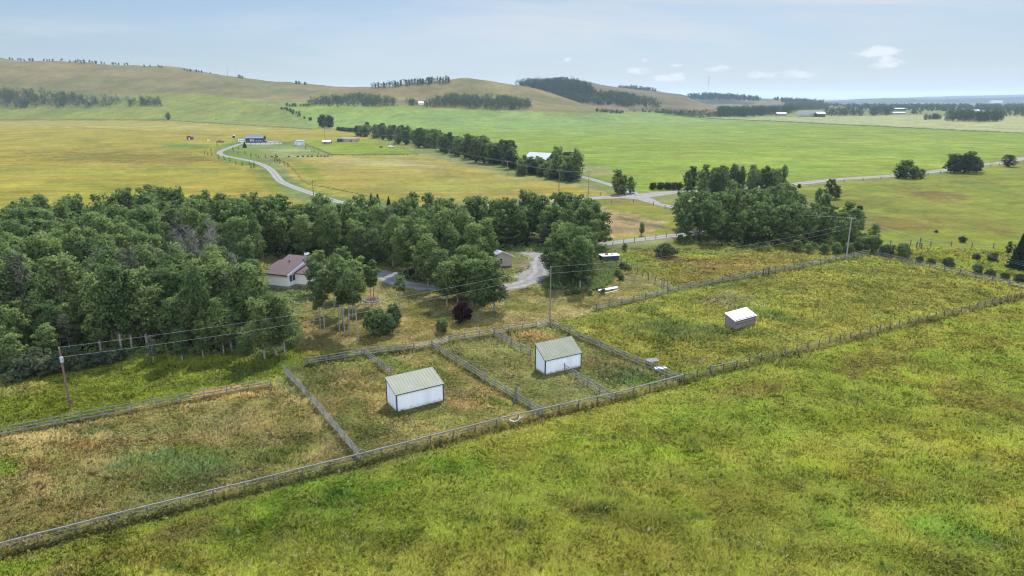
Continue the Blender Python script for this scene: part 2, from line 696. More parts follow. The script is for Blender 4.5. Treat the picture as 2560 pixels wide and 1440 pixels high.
M['blue_roof'] = plain('slate_blue_roof', (0.12, 0.15, 0.2), 0.45)
M['red'] = plain('red_boards', (0.2, 0.03, 0.03), 0.7)
M['tan'] = plain('tan_cladding', (0.32, 0.24, 0.13), 0.75)
M['navy'] = plain('navy_container', (0.03, 0.055, 0.11), 0.6)
M['light_blue'] = plain('pale_blue_metal', (0.5, 0.56, 0.62), 0.5)
M['dark'] = plain('dark_fabric', (0.03, 0.03, 0.035), 0.7)
M['tyre'] = plain('tyre_rubber', (0.02, 0.02, 0.02), 0.8)
M['rust'] = plain('rusty_heap', (0.13, 0.06, 0.045), 0.9, 0.4, 2)
M['wire'] = plain('wire_metal', (0.36, 0.36, 0.37), 0.5, 0.05)
M['steel'] = plain('galvanised_steel', (0.45, 0.46, 0.48), 0.4, 0.1, metal=0.4)
M['bark'] = plain('aspen_bark', (0.25, 0.235, 0.21), 0.9, 0.3, 1.6, stretch=(1, 1, 0.7), stain=(0.06, 0.05, 0.04), stain_amt=0.8)
M['bark_dark'] = plain('dark_bark', (0.1, 0.085, 0.07), 0.9, 0.3, 2)
M['bark_grey'] = plain('dead_grey_bark', (0.26, 0.235, 0.22), 0.9, 0.25, 2)
M['leaf'] = leaf_mat('aspen_leaves', (0.052, 0.098, 0.037), (0.18, 0.24, 0.074))
M['leaf_wood'] = leaf_mat('far_wood_leaves', (0.022, 0.048, 0.022), (0.06, 0.088, 0.036), 0.2)
M['leaf_far'] = leaf_mat('distant_leaves', (0.035, 0.06, 0.03), (0.085, 0.115, 0.045), 0.35)
M['leaf_dull'] = leaf_mat('dull_leaves', (0.055, 0.08, 0.045), (0.105, 0.125, 0.06))
M['leaf_purple'] = leaf_mat('purple_leaves', (0.022, 0.01, 0.012), (0.05, 0.018, 0.02))
M['needle'] = leaf_mat('spruce_needles', (0.015, 0.03, 0.018), (0.03, 0.05, 0.028), 0.15)
M['grass'] = leaf_mat('grass_blades', None, None, 0.18, use_attr=True)
M['flower'] = plain('red_flowers', (0.42, 0.09, 0.1), 0.8, 0.3, 6)
M['stone'] = plain('rough_stones', (0.2, 0.19, 0.18), 0.9, 0.3, 3)
M['soil'] = plain('dark_soil', (0.07, 0.055, 0.045), 0.95)
M['animal'] = plain('black_hide', (0.02, 0.018, 0.016), 0.7)

# ---------------------------------------------------------------- haze
hz = MB().box((0, 10000, 111), (64000, 26000, 226))
mh, hn, hl, hout = new_mat('haze_air')
pv = hn.new('ShaderNodeVolumePrincipled')
pv.inputs['Color'].default_value = (0.66, 0.84, 1.0, 1)
pv.inputs['Density'].default_value = 0.000055
pv.inputs['Anisotropy'].default_value = 0.1
hl.new(pv.outputs[0], hout.inputs['Volume'])
tag(hz.build('haze', mh), 'pale blue haze over the fields and hills', None, None, 'stuff')

# ---------------------------------------------------------------- what grows and lies where (fields, paddocks, lawn)
def pip_dist(px, py, poly):
    """signed distance to a polygon, positive inside"""
    poly = np.asarray(poly, float)
    n = len(poly)
    dmin = np.full(px.shape, 1e18)
    inside = np.zeros(px.shape, bool)
    for i in range(n):
        x1, y1 = poly[i]
        x2, y2 = poly[(i + 1) % n]
        ex, ey = x2 - x1, y2 - y1
        t = np.clip(((px - x1) * ex + (py - y1) * ey) / (ex * ex + ey * ey + 1e-9), 0, 1)
        dmin = np.minimum(dmin, (px - x1 - t * ex) ** 2 + (py - y1 - t * ey) ** 2)
        if y1 != y2:
            c = ((y1 > py) != (y2 > py)) & (px < (x2 - x1) * (py - y1) / (y2 - y1) + x1)
            inside ^= c
    d = np.sqrt(dmin)
    return np.where(inside, d, -d)


def line_dist(px, py, line):
    line = np.asarray(line, float)
    dmin = np.full(px.shape, 1e18)
    for i in range(len(line) - 1):
        x1, y1 = line[i]
        x2, y2 = line[i + 1]
        ex, ey = x2 - x1, y2 - y1
        t = np.clip(((px - x1) * ex + (py - y1) * ey) / (ex * ex + ey * ey + 1e-9), 0, 1)
        dmin = np.minimum(dmin, (px - x1 - t * ex) ** 2 + (py - y1 - t * ey) ** 2)
    return np.sqrt(dmin)


P_MEADOW = [(-900, 1700), (-900, 1600), (0, 1388), (905, 1157), (1703, 953), (2560, 738), (3400, 520), (3400, 3000), (-900, 3000)]
P_LEFTPAD = [(-900, 1330), (0, 1088), (677, 966), (770, 990), (903, 1154), (0, 1385), (-900, 1620)]
P_STRIP = [(-900, 1100), (0, 930), (230, 895), (560, 875), (760, 850), (900, 878), (770, 912), (712, 935), (677, 966), (0, 1088), (-900, 1330)]
P_PEN1 = [(712, 932), (770, 910), (1080, 866), (1356, 1036), (903, 1154), (778, 998)]
P_PEN2 = [(1080, 866), (1232, 838), (1376, 810), (1703, 950), (1356, 1036)]
P_RPAD = [(1376, 810), (1400, 795), (1490, 775), (1600, 748), (1900, 688), (2180, 634), (2560, 716), (2900, 800), (2900, 660), (2560, 738), (1703, 950)]
P_LAWN = [(735, 860), (770, 740), (850, 690), (960, 660), (1200, 690), (1350, 730), (1500, 690), (1550, 683), (1610, 690), (1690, 718), (1600, 742), (1490, 772), (1430, 800), (1376, 806), (1232, 836), (1080, 862), (900, 880), (760, 890)]
P_MIDPAD = [(1540, 640), (1690, 600), (1900, 612), (2190, 625), (2180, 634), (1900, 686), (1690, 716), (1610, 688), (1550, 675)]
P_PASTURE = [(1980, 470), (2200, 450), (2350, 436), (2560, 405), (3600, 300), (3600, 900), (2560, 712), (2190, 630), (2120, 600), (2080, 520)]
P_BIG = [(740, 250), (1330, 262), (1560, 272), (1690, 287), (1800, 297), (2100, 311), (2560, 333), (3600, 380), (3600, 300), (2560, 405), (2340, 432), (1980, 462), (1700, 482), (1590, 487), (1440, 440), (1300, 425), (1100, 380), (900, 335), (830, 322), (780, 312), (700, 268)]
P_PALE = [(1690, 287), (1800, 297), (2100, 311), (2560, 333), (3600, 380), (3600, 286), (2560, 288), (2230, 288), (1960, 293)]
P_UPLEFT = [(-900, 300), (0, 299), (420, 300), (600, 312), (780, 322), (840, 325), (780, 308), (700, 262), (560, 236), (380, 232), (250, 270), (-900, 262)]
P_GOLD = [(-900, 297), (0, 299), (420, 301), (600, 313), (780, 322), (890, 332), (960, 352), (880, 362), (740, 375), (600, 352), (545, 380), (620, 405), (680, 440), (720, 500), (900, 540), (-900, 640)]
P_MID = [(690, 395), (830, 388), (1045, 386), (1130, 405), (1300, 444), (1430, 462), (1545, 486), (1380, 494), (1240, 512), (1000, 515), (800, 487), (740, 452)]
P_FPAD = [(745, 352), (830, 386), (1045, 384), (1000, 362), (905, 350)]
P_YARDL = [(560, 362), (610, 352), (745, 352), (825, 388), (720, 400), (690, 395), (560, 385)]
P_TRI = [(1370, 506), (1590, 497), (1700, 522), (1690, 590), (1530, 604), (1480, 560), (1400, 520)]
P_RED = [(1415, 516), (1480, 514), (1560, 535), (1668, 560), (1620, 578), (1530, 592), (1490, 560)]
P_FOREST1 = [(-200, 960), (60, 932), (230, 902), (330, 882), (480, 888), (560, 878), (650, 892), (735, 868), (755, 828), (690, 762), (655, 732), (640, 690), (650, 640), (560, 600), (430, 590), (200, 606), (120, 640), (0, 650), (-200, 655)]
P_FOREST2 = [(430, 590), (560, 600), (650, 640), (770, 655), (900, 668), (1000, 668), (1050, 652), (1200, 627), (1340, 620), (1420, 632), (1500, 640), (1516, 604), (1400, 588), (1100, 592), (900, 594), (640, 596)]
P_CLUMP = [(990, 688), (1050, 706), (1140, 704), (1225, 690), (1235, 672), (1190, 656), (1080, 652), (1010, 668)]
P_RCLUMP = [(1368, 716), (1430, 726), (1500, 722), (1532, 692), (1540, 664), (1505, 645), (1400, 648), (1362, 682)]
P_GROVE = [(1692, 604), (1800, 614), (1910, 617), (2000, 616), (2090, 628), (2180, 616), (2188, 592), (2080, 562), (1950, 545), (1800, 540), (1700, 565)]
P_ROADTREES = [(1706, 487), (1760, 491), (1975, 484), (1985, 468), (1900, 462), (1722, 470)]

DRIVE_L = [(618, 357), (600, 360), (575, 369), (551, 379), (556, 388), (600, 397), (640, 406), (668, 418), (685, 433), (702, 453), (740, 470), (790, 487), (850, 505), (960, 520)]
ROAD = [(2900, 330), (2560, 396), (2470, 409), (2340, 428), (2220, 440), (2100, 448), (1980, 461), (1850, 471), (1700, 480), (1600, 489), (1400, 500), (1310, 507), (1160, 520), (980, 537), (700, 565)]
BRANCH = [(1585, 492), (1612, 500), (1650, 511), (1700, 521), (1760, 537), (1812, 556), (1800, 572), (1730, 584), (1660, 592), (1530, 607), (1440, 618), (1370, 634)]
LOOP = [(1445, 617), (1372, 632), (1350, 655), (1350, 683), (1310, 708), (1230, 722), (1120, 722), (1020, 712), (955, 690), (905, 672), (870, 662)]
LANE = [(1436, 437), (1475, 447), (1530, 463), (1570, 476), (1592, 490)]
WEEDLINE = [(1655, 286), (1800, 297.5), (1960, 304), (2100, 311), (2560, 333), (2900, 349)]
FENCELINE = [(-900, 298), (0, 299), (420, 300.5), (600, 312), (780, 322)]
DITCH = [(690, 397), (722, 412), (740, 430), (752, 447), (770, 460), (830, 470), (900, 486), (960, 500)]


# (centre x, centre y, half width, half height, tilt in degrees, colour in the picture, strength)
B = [
    # big green field
    (1300, 300, 700, 26, 0, (140, 172, 95), .7), (1500, 330, 500, 14, 1, (150, 182, 92), .5), (1900, 400, 500, 22, 0, (168, 190, 70), .6),
    (1250, 360, 260, 10, 6, (150, 180, 75), .5), (2300, 360, 400, 14, 2, (170, 188, 80), .5), (1480, 428, 70, 13, 8, (178, 160, 105), .9),
    (1700, 440, 200, 14, -2, (162, 184, 66), .5),
    # gold field
    (380, 318, 420, 9, 1, (190, 182, 100), .8), (300, 345, 400, 8, 1, (172, 158, 70), .5), (330, 395, 300, 16, 1, (146, 124, 52), .8),
    (420, 372, 180, 8, 2, (164, 146, 58), .5), (150, 430, 330, 12, 0, (178, 168, 70), .6), (500, 425, 160, 10, 0, (160, 150, 56), .5),
    (200, 465, 380, 14, 1, (178, 166, 62), .7), (330, 490, 220, 10, 2, (184, 174, 60), .7), (470, 366, 75, 7, 1, (122, 150, 58), .9), (60, 512, 160, 8, 0, (186, 170, 60), .6),
    (680, 455, 40, 22, 40, (140, 152, 58), .7), (640, 430, 30, 14, 35, (132, 142, 56), .6), (160, 312, 50, 5, 0, (160, 172, 92), .6),
    # middle field
    (960, 408, 170, 14, 3, (192, 186, 118), .85), (1080, 430, 170, 8, 2, (176, 158, 72), .7), (1000, 452, 220, 12, 1, (176, 160, 66), .8),
    (900, 480, 130, 9, 8, (172, 162, 62), .7), (1200, 470, 180, 10, 0, (178, 168, 72), .7), (775, 432, 42, 17, 25, (140, 154, 48), .9),
    (1420, 476, 90, 6, 6, (186, 164, 54), .7), (1280, 450, 120, 3, -6, (182, 176, 105), .5),
    (720, 376, 90, 7, 0, (176, 186, 122), .7), (740, 390, 60, 5, 0, (188, 190, 132), .8),
    # triangle between the roads
    (1560, 508, 100, 7, 8, (170, 164, 60), .8), (1620, 540, 60, 8, 10, (146, 148, 68), .7), (1600, 590, 60, 7, -6, (158, 156, 84), .9), (1600, 555, 60, 5, 12, (120, 110, 85), .7),
    # right pasture
    (2335, 485, 90, 13, 6, (146, 118, 66), .9), (2200, 555, 130, 16, 8, (146, 124, 56), .8), (2420, 560, 160, 14, 6, (150, 132, 60), .7),
    (2380, 515, 170, 9, 4, (156, 170, 62), .7), (2150, 500, 90, 16, 0, (150, 138, 60), .6), (2460, 600, 130, 13, 3, (158, 168, 50), .8),
    (2430, 460, 90, 9, 10, (112, 136, 52), .7), (2300, 640, 110, 12, 12, (140, 140, 54), .7), (2480, 645, 120, 14, 10, (146, 150, 52), .7), (2500, 435, 70, 7, 0, (152, 170, 70), .6),
    # middle paddock
    (1640, 665, 60, 9, 28, (150, 166, 52), .8), (1570, 655, 30, 14, 40, (152, 170, 48), .9), (1760, 638, 90, 7, 0, (148, 160, 58), .7), (1780, 665, 130, 9, 4, (142, 116, 68), .7),
    (1700, 690, 60, 7, 5, (150, 146, 66), .6), (1950, 640, 110, 7, 0, (146, 122, 62), .7), (1880, 620, 150, 6, 0, (130, 146, 48), .8), (1730, 640, 24, 4, 0, (165, 184, 50), .9), (2060, 640, 90, 8, -8, (152, 142, 60), .7),
    # right paddock
    (1700, 830, 130, 30, 4, (106, 118, 62), .85), (1620, 770, 70, 10, -10, (110, 124, 56), .7), (1800, 752, 85, 16, 3, (168, 146, 102), .85), (1860, 745, 50, 10, 10, (150, 138, 95), .6),
    (1930, 790, 90, 14, 14, (94, 118, 56), .75), (1500, 820, 70, 14, 18, (150, 138, 56), .8), (1560, 870, 60, 14, 22, (140, 142, 52), .7), (1495, 805, 40, 7, 0, (122, 144, 50), .8),
    (2050, 830, 160, 17, -10, (164, 154, 64), .8), (2200, 760, 190, 22, -4, (150, 140, 60), .8), (2300, 700, 160, 14, 12, (140, 132, 60), .7), (2150, 680, 90, 12, 0, (128, 136, 58), .6), (2440, 715, 70, 10, 12, (150, 158, 58), .7),
    (2000, 720, 90, 10, -6, (150, 142, 62), .7), (1850, 880, 80, 9, -12, (128, 138, 56), .7), (1960, 855, 60, 8, -14, (140, 150, 92), .6), (1740, 905, 50, 9, -14, (158, 132, 92), .7), (1680, 880, 60, 12, 20, (128, 134, 54), .7),
    (1870, 705, 90, 7, -8, (112, 128, 56), .7), (1880, 830, 60, 10, 4, (110, 124, 48), .7), (2110, 770, 70, 8, 0, (146, 138, 52), .6),
    # lawn
    (1110, 790, 90, 20, 8, (112, 116, 56), .5), (960, 830, 80, 15, -6, (164, 146, 90), .7), (1330, 770, 110, 12, 0, (132, 132, 70), .6), (1445, 785, 60, 9, -14, (172, 156, 108), .8), (1290, 800, 90, 8, -8, (162, 146, 92), .6),
    (1560, 690, 55, 9, 14, (166, 148, 102), .8), (1600, 720, 60, 9, 8, (128, 134, 62), .6), (1140, 745, 160, 10, 4, (150, 142, 82), .5), (950, 760, 60, 20, 0, (158, 146, 86), .6), (1500, 745, 60, 10, -8, (130, 138, 60), .6), (1320, 668, 22, 22, 0, (172, 156, 110), .9), (1250, 755, 60, 8, 0, (122, 128, 60), .6), (830, 800, 70, 40, 0, (146, 138, 74), .5),
    # pens
    (830, 960, 80, 22, 30, (150, 128, 76), .7), (1000, 915, 70, 17, 20, (118, 134, 58), .8), (1090, 920, 70, 16, 30, (112, 128, 60), .7), (1130, 980, 60, 12, 10, (140, 122, 86), .8), (1170, 1015, 80, 13, 6, (180, 146, 88), .85),
    (1240, 1010, 45, 16, 20, (98, 126, 46), .85), (960, 1065, 110, 24, -14, (132, 120, 64), .8), (1130, 1060, 90, 14, -12, (140, 128, 62), .7), (860, 1050, 50, 26, 45, (138, 118, 62), .8), (1300, 1010, 30, 10, 30, (110, 124, 56), .6),
    (1180, 900, 70, 24, 12, (110, 122, 62), .75), (1250, 940, 70, 16, 25, (112, 124, 66), .7), (1200, 882, 28, 6, 0, (152, 142, 86), .8), (1320, 835, 60, 12, 6, (206, 156, 94), .95), (1420, 868, 40, 10, 25, (168, 128, 80), .8), (1270, 845, 40, 8, 5, (150, 130, 70), .6),
    (1340, 985, 60, 16, 5, (118, 130, 62), .7), (1430, 985, 60, 15, -5, (128, 130, 76), .8), (1560, 935, 75, 21, 12, (92, 116, 66), .9), (1610, 960, 60, 12, -14, (96, 122, 46), .7), (1478, 900, 18, 14, 30, (150, 132, 98), .8), (1445, 960, 40, 7, 0, (140, 134, 98), .7), (1500, 880, 40, 10, 30, (116, 124, 60), .6),
    # left paddock
    (430, 1165, 170, 44, 6, (114, 136, 74), 1), (300, 1175, 75, 22, -14, (104, 126, 76), 1), (370, 1080, 200, 22, -8, (140, 146, 84), .75), (250, 1068, 80, 18, -10, (116, 142, 66), .7), (550, 990, 105, 17, -10, (212, 168, 100), 1),
    (150, 1150, 170, 40, -10, (138, 114, 62), .85), (250, 1110, 140, 16, -6, (136, 104, 56), .7), (620, 1060, 130, 40, 12, (146, 126, 76), .8), (740, 1070, 70, 50, 40, (132, 122, 64), .7), (10, 1170, 60, 40, 0, (112, 142, 40), .9), (720, 1140, 90, 18, -14, (110, 138, 46), .75),
    (620, 1150, 60, 20, -10, (118, 128, 58), .6), (100, 1290, 180, 40, -14, (132, 116, 60), .8), (360, 1240, 60, 14, -14, (142, 150, 92), .8), (240, 1250, 130, 20, -14, (128, 122, 58), .6), (480, 1120, 60, 16, 0, (122, 136, 48), .6), (420, 1200, 90, 20, -10, (120, 140, 72), .6),
    # strip above it
    (480, 905, 120, 18, -12, (136, 152, 48), .8), (620, 930, 140, 13, -12, (112, 124, 56), .6), (100, 1010, 160, 22, -10, (126, 146, 38), .85), (420, 965, 90, 12, -10, (112, 132, 46), .7), (60, 975, 90, 14, -8, (150, 140, 72), .8), (300, 1000, 120, 12, -10, (134, 150, 44), .7), (720, 905, 60, 16, 0, (134, 146, 46), .7), (800, 890, 50, 10, 0, (128, 132, 52), .6),
    # meadow
    (800, 1240, 220, 60, -12, (100, 142, 36), .75), (640, 1320, 120, 40, 0, (114, 142, 36), .6), (1120, 1180, 160, 36, -8, (112, 146, 36), .8), (1420, 1130, 220, 40, -12, (128, 156, 36), .8), (1660, 1130, 150, 36, 10, (122, 152, 34), .8), (1000, 1210, 70, 20, 0, (96, 138, 36), .6),
    (980, 1360, 240, 40, 0, (124, 132, 46), .7), (1400, 1330, 230, 60, 0, (136, 136, 48), .75), (1560, 1280, 170, 40, 10, (116, 116, 48), .6), (1760, 1400, 300, 50, 0, (134, 126, 46), .7), (1700, 1220, 140, 40, 10, (142, 138, 50), .7), (1850, 1240, 120, 40, 12, (136, 130, 46), .6),
    (1960, 1260, 170, 50, 20, (130, 150, 42), .7), (2120, 1160, 260, 40, 15, (148, 152, 42), .75), (2060, 1060, 180, 30, 8, (134, 150, 36), .7), (2300, 960, 260, 30, 6, (138, 118, 48), .8), (2420, 1010, 160, 24, 10, (132, 108, 50), .7), (2130, 930, 130, 20, -10, (146, 124, 54), .7),
    (1880, 980, 110, 20, -8, (142, 122, 58), .75), (2400, 1120, 160, 40, 16, (150, 150, 44), .7), (2350, 1330, 120, 40, 22, (98, 142, 44), .75), (2100, 1320, 110, 36, 15, (130, 156, 56), .6), (2500, 1250, 120, 50, 20, (146, 132, 44), .6), (2240, 1240, 120, 30, 15, (140, 146, 46), .5),
    (560, 1190, 200, 14, -15, (120, 106, 66), .6), (240, 1400, 160, 30, -14, (128, 122, 60), .8), (60, 1420, 90, 20, -14, (118, 144, 38), .9), (420, 1340, 140, 24, -14, (138, 122, 66), .8), (380, 1410, 130, 30, 0, (138, 132, 48), .7), (760, 1395, 130, 30, 0, (120, 136, 44), .5), (1180, 1270, 150, 26, 0, (132, 142, 48), .6),
    (960, 1160, 140, 14, -14, (140, 128, 76), .7), (1240, 1100, 110, 14, -14, (140, 132, 60), .6), (1620, 1020, 120, 18, -14, (140, 140, 52), .6), (1760, 1070, 140, 18, 0, (126, 152, 34), .7), (2250, 870, 160, 16, -10, (140, 124, 54), .7), (2480, 860, 120, 24, 8, (142, 136, 50), .7), (2520, 790, 80, 14, 0, (140, 122, 52), .6), (2350, 1430, 120, 20, 0, (124, 140, 44), .6), (1440, 1200, 130, 24, 10, (126, 138, 44), .6), (2180, 1060, 110, 24, 10, (140, 130, 46), .5), (1860, 1350, 100, 20, 10, (122, 116, 50), .5),
]

ZONES = [  # polygon, colour, feather in pixels (share of the depth there)
    (P_UPLEFT, (148, 158, 66), .10), (P_BIG, (148, 171, 62), .03), (P_PALE, (186, 190, 124), .02),
    (P_GOLD, (176, 166, 64), .03), (P_MID, (180, 168, 78), .03), (P_YARDL, (142, 158, 78), .03), (P_FPAD, (150, 172, 52), .02),
    (P_TRI, (150, 154, 62), .03), (P_PASTURE, (150, 162, 58), .03), (P_ROADTREES, (80, 96, 46), .03), (P_MIDPAD, (150, 142, 66), .03), (P_RED, (198, 172, 116), .02),
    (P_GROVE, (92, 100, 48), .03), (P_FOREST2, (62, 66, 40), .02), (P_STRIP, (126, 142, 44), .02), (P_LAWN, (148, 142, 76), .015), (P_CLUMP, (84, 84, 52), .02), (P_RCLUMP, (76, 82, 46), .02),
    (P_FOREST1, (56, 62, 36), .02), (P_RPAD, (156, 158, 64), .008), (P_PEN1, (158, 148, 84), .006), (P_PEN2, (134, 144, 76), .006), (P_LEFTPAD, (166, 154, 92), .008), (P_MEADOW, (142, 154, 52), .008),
]


def field_colour(X, Y, px, py):
    """picture colour of what covers the open ground at world X, Y (photo pixel px, py)"""
    dep = np.maximum(py - 240, 6.0)
    w1 = (fbm(X * 0.11, Y * 0.11, 3, 4) - .5)
    w2 = (fbm(X * 0.11 + 50, Y * 0.11, 9, 4) - .5)
    w3 = (fbm(X * 0.5, Y * 0.5, 19, 3) - .5)
    C = np.empty(X.shape + (3,))
    C[:] = (144, 152, 88)
    for poly, col, fe in ZONES:
        a = np.asarray(poly)
        sel = (px > a[:, 0].min() - 90) & (px < a[:, 0].max() + 90) & (py > a[:, 1].min() - 40) & (py < a[:, 1].max() + 60)
        if not sel.any():
            continue
        f = fe * dep[sel] + 0.6
        d = pip_dist(px[sel], py[sel], poly) + (w1[sel] + .7 * w3[sel]) * f * 2.2
        m = smooth(-1, 1, d / f)[:, None]
        C[sel] = C[sel] * (1 - m) + np.array(col) * m
    for cx, cy, rx, ry, ang, col, st in B:
        if col[0] > col[1] * 1.05:
            col = (col[0] * .98, col[1] * 1.045, col[2] * 1.05)
        sel = (np.abs(px - cx) < rx * 1.9 + 30) & (np.abs(py - cy) < max(rx * .35, ry * 1.9) + 30)
        if not sel.any():
            continue
        a = R(ang)
        qx, qy = px[sel] - cx, py[sel] - cy
        ex, ey = (qx * math.cos(a) + qy * math.sin(a)) / rx, (-qx * math.sin(a) + qy * math.cos(a)) / ry
        rr = np.sqrt(ex * ex + ey * ey) + w1[sel] * 1.9 + w3[sel] * 0.9
        m = (smooth(1.3, 0.35, rr) * st * (.72 if cy > 1040 and cx > 500 else 1))[:, None]
        C[sel] = C[sel] * (1 - m) + np.array(col) * m
    for poly, col2, k in ((P_PEN1, (112, 126, 58), .55), (P_LEFTPAD, (118, 126, 58), .5), (P_RPAD, (120, 132, 52), .4), (P_PEN2, (146, 138, 84), .4), (P_MIDPAD, (122, 134, 54), .45), (P_LAWN, (186, 170, 112), .6), (P_MEADOW, (150, 140, 66), .3), (P_RED, (132, 124, 84), .5), (P_PASTURE, (140, 134, 62), .35)):
        a = np.asarray(poly)
        sel = (px > a[:, 0].min()) & (px < a[:, 0].max()) & (py > a[:, 1].min()) & (py < a[:, 1].max())
        if not sel.any():
            continue
        ins = pip_dist(px[sel], py[sel], poly) > 0
        n_ = fbm(X[sel] * .28 + 31, Y[sel] * .28, 101, 4)
        m = (smooth(.44, .62, n_) * k * ins)[:, None]
        C[sel] = C[sel] * (1 - m) + np.array(col2) * m
    # green verges, ditches and weedy fence lines
    for line, wd, col, st in ((DRIVE_L, 15, (124, 152, 62), .85), (ROAD[:13], 7, (160, 160, 66), .5), (LANE, 7, (130, 152, 66), .7), (DITCH, 1.3, (78, 92, 44), .9),
                              (WEEDLINE, 1.1, (72, 88, 56), .95), (FENCELINE, 1.0, (92, 96, 48), .8), ([(0, 1390), (903, 1160), (1703, 956)], 13, (112, 108, 56), .75),
                              ([(1703, 956), (2560, 740)], 9, (108, 104, 56), .7), ([(1080, 868), (1355, 1040)], 10, (104, 118, 52), .8), ([(1376, 812), (1703, 952)], 8, (110, 118, 52), .7), ([(770, 912), (1035, 876), (1340, 820)], 6, (104, 114, 52), .7),
                              ([(1490, 776), (1700, 724), (2180, 636)], 6, (110, 122, 56), .7), ([(0, 1092), (677, 970)], 6, (108, 110, 54), .7), ([(745, 352), (830, 387), (1045, 385)], 1.2, (84, 100, 46), .8),
                              ([(560, 300), (900, 345)], 1.0, (170, 170, 90), .3), ([(175, 317), (330, 326), (560, 340)], 1.0, (150, 120, 60), .7)):
        d = line_dist(px, py, line) + (w1 + w3) * wd * 0.7
        m = (smooth(1.3, 0.5, d / wd) * st)[..., None]
        C = C * (1 - m) + np.array(col) * m
    # streaks and tufts of their own colour
    s = fbm(X * 0.05, Y * 0.2, 31, 4) - .5
    near = smooth(2000, 400, Y)
    C = C * (1 + (s * 0.34 * near + w3 * 0.12)[..., None])
    h = (fbm(X * 0.035, Y * 0.06, 41, 3) - .5)[..., None]
    C = C + h * np.array((26, 2, 6)) + (fbm(X * .22, Y * .22, 47, 3) - .5)[..., None] * np.array((22, 10, 6))
    return np.clip(C, 12, 235)


ys = np.concatenate([np.array([6000, 4200, 3200, 2600, 2200, 1950, 1800, 1650]), np.arange(1560, 900, -3.6), np.arange(900, 420, -2.6), np.arange(420, 300, -1.3), np.arange(300, 262, -.8),
                     np.array([261, 259.5, 258, 256.5, 255, 253.5, 252, 250.8, 249.6])])
xs = np.concatenate([np.array([-1500, -1150, -900, -720, -580, -480, -400]), np.arange(-340, 2901, 4.2), np.array([2960, 3040, 3150, 3300, 3500, 3750, 4050])])
gx, gy = np.meshgrid(xs, ys)
u, v = (gx - 1280) / F, (720 - gy) / F
t = -HC / (-SP + v * CP)
GX, GY = u * t, (CP + v * SP) * t
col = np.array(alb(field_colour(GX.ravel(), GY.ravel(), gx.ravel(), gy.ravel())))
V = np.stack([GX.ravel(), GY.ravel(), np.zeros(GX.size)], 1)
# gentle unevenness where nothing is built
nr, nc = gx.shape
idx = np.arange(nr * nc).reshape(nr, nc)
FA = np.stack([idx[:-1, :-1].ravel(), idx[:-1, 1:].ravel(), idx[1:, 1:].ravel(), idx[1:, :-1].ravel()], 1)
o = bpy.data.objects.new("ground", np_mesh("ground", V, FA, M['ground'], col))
COL.objects.link(o)
tag(o, 'broad sheet of meadow, paddocks, lawn and farm fields', None, None, 'structure')

# ---------------------------------------------------------------- hills
LAYERS = {}


def lerp_tab(tab, x):
    a = np.asarray(tab, float)
    return np.interp(x, a[:, 0], a[:, 1])


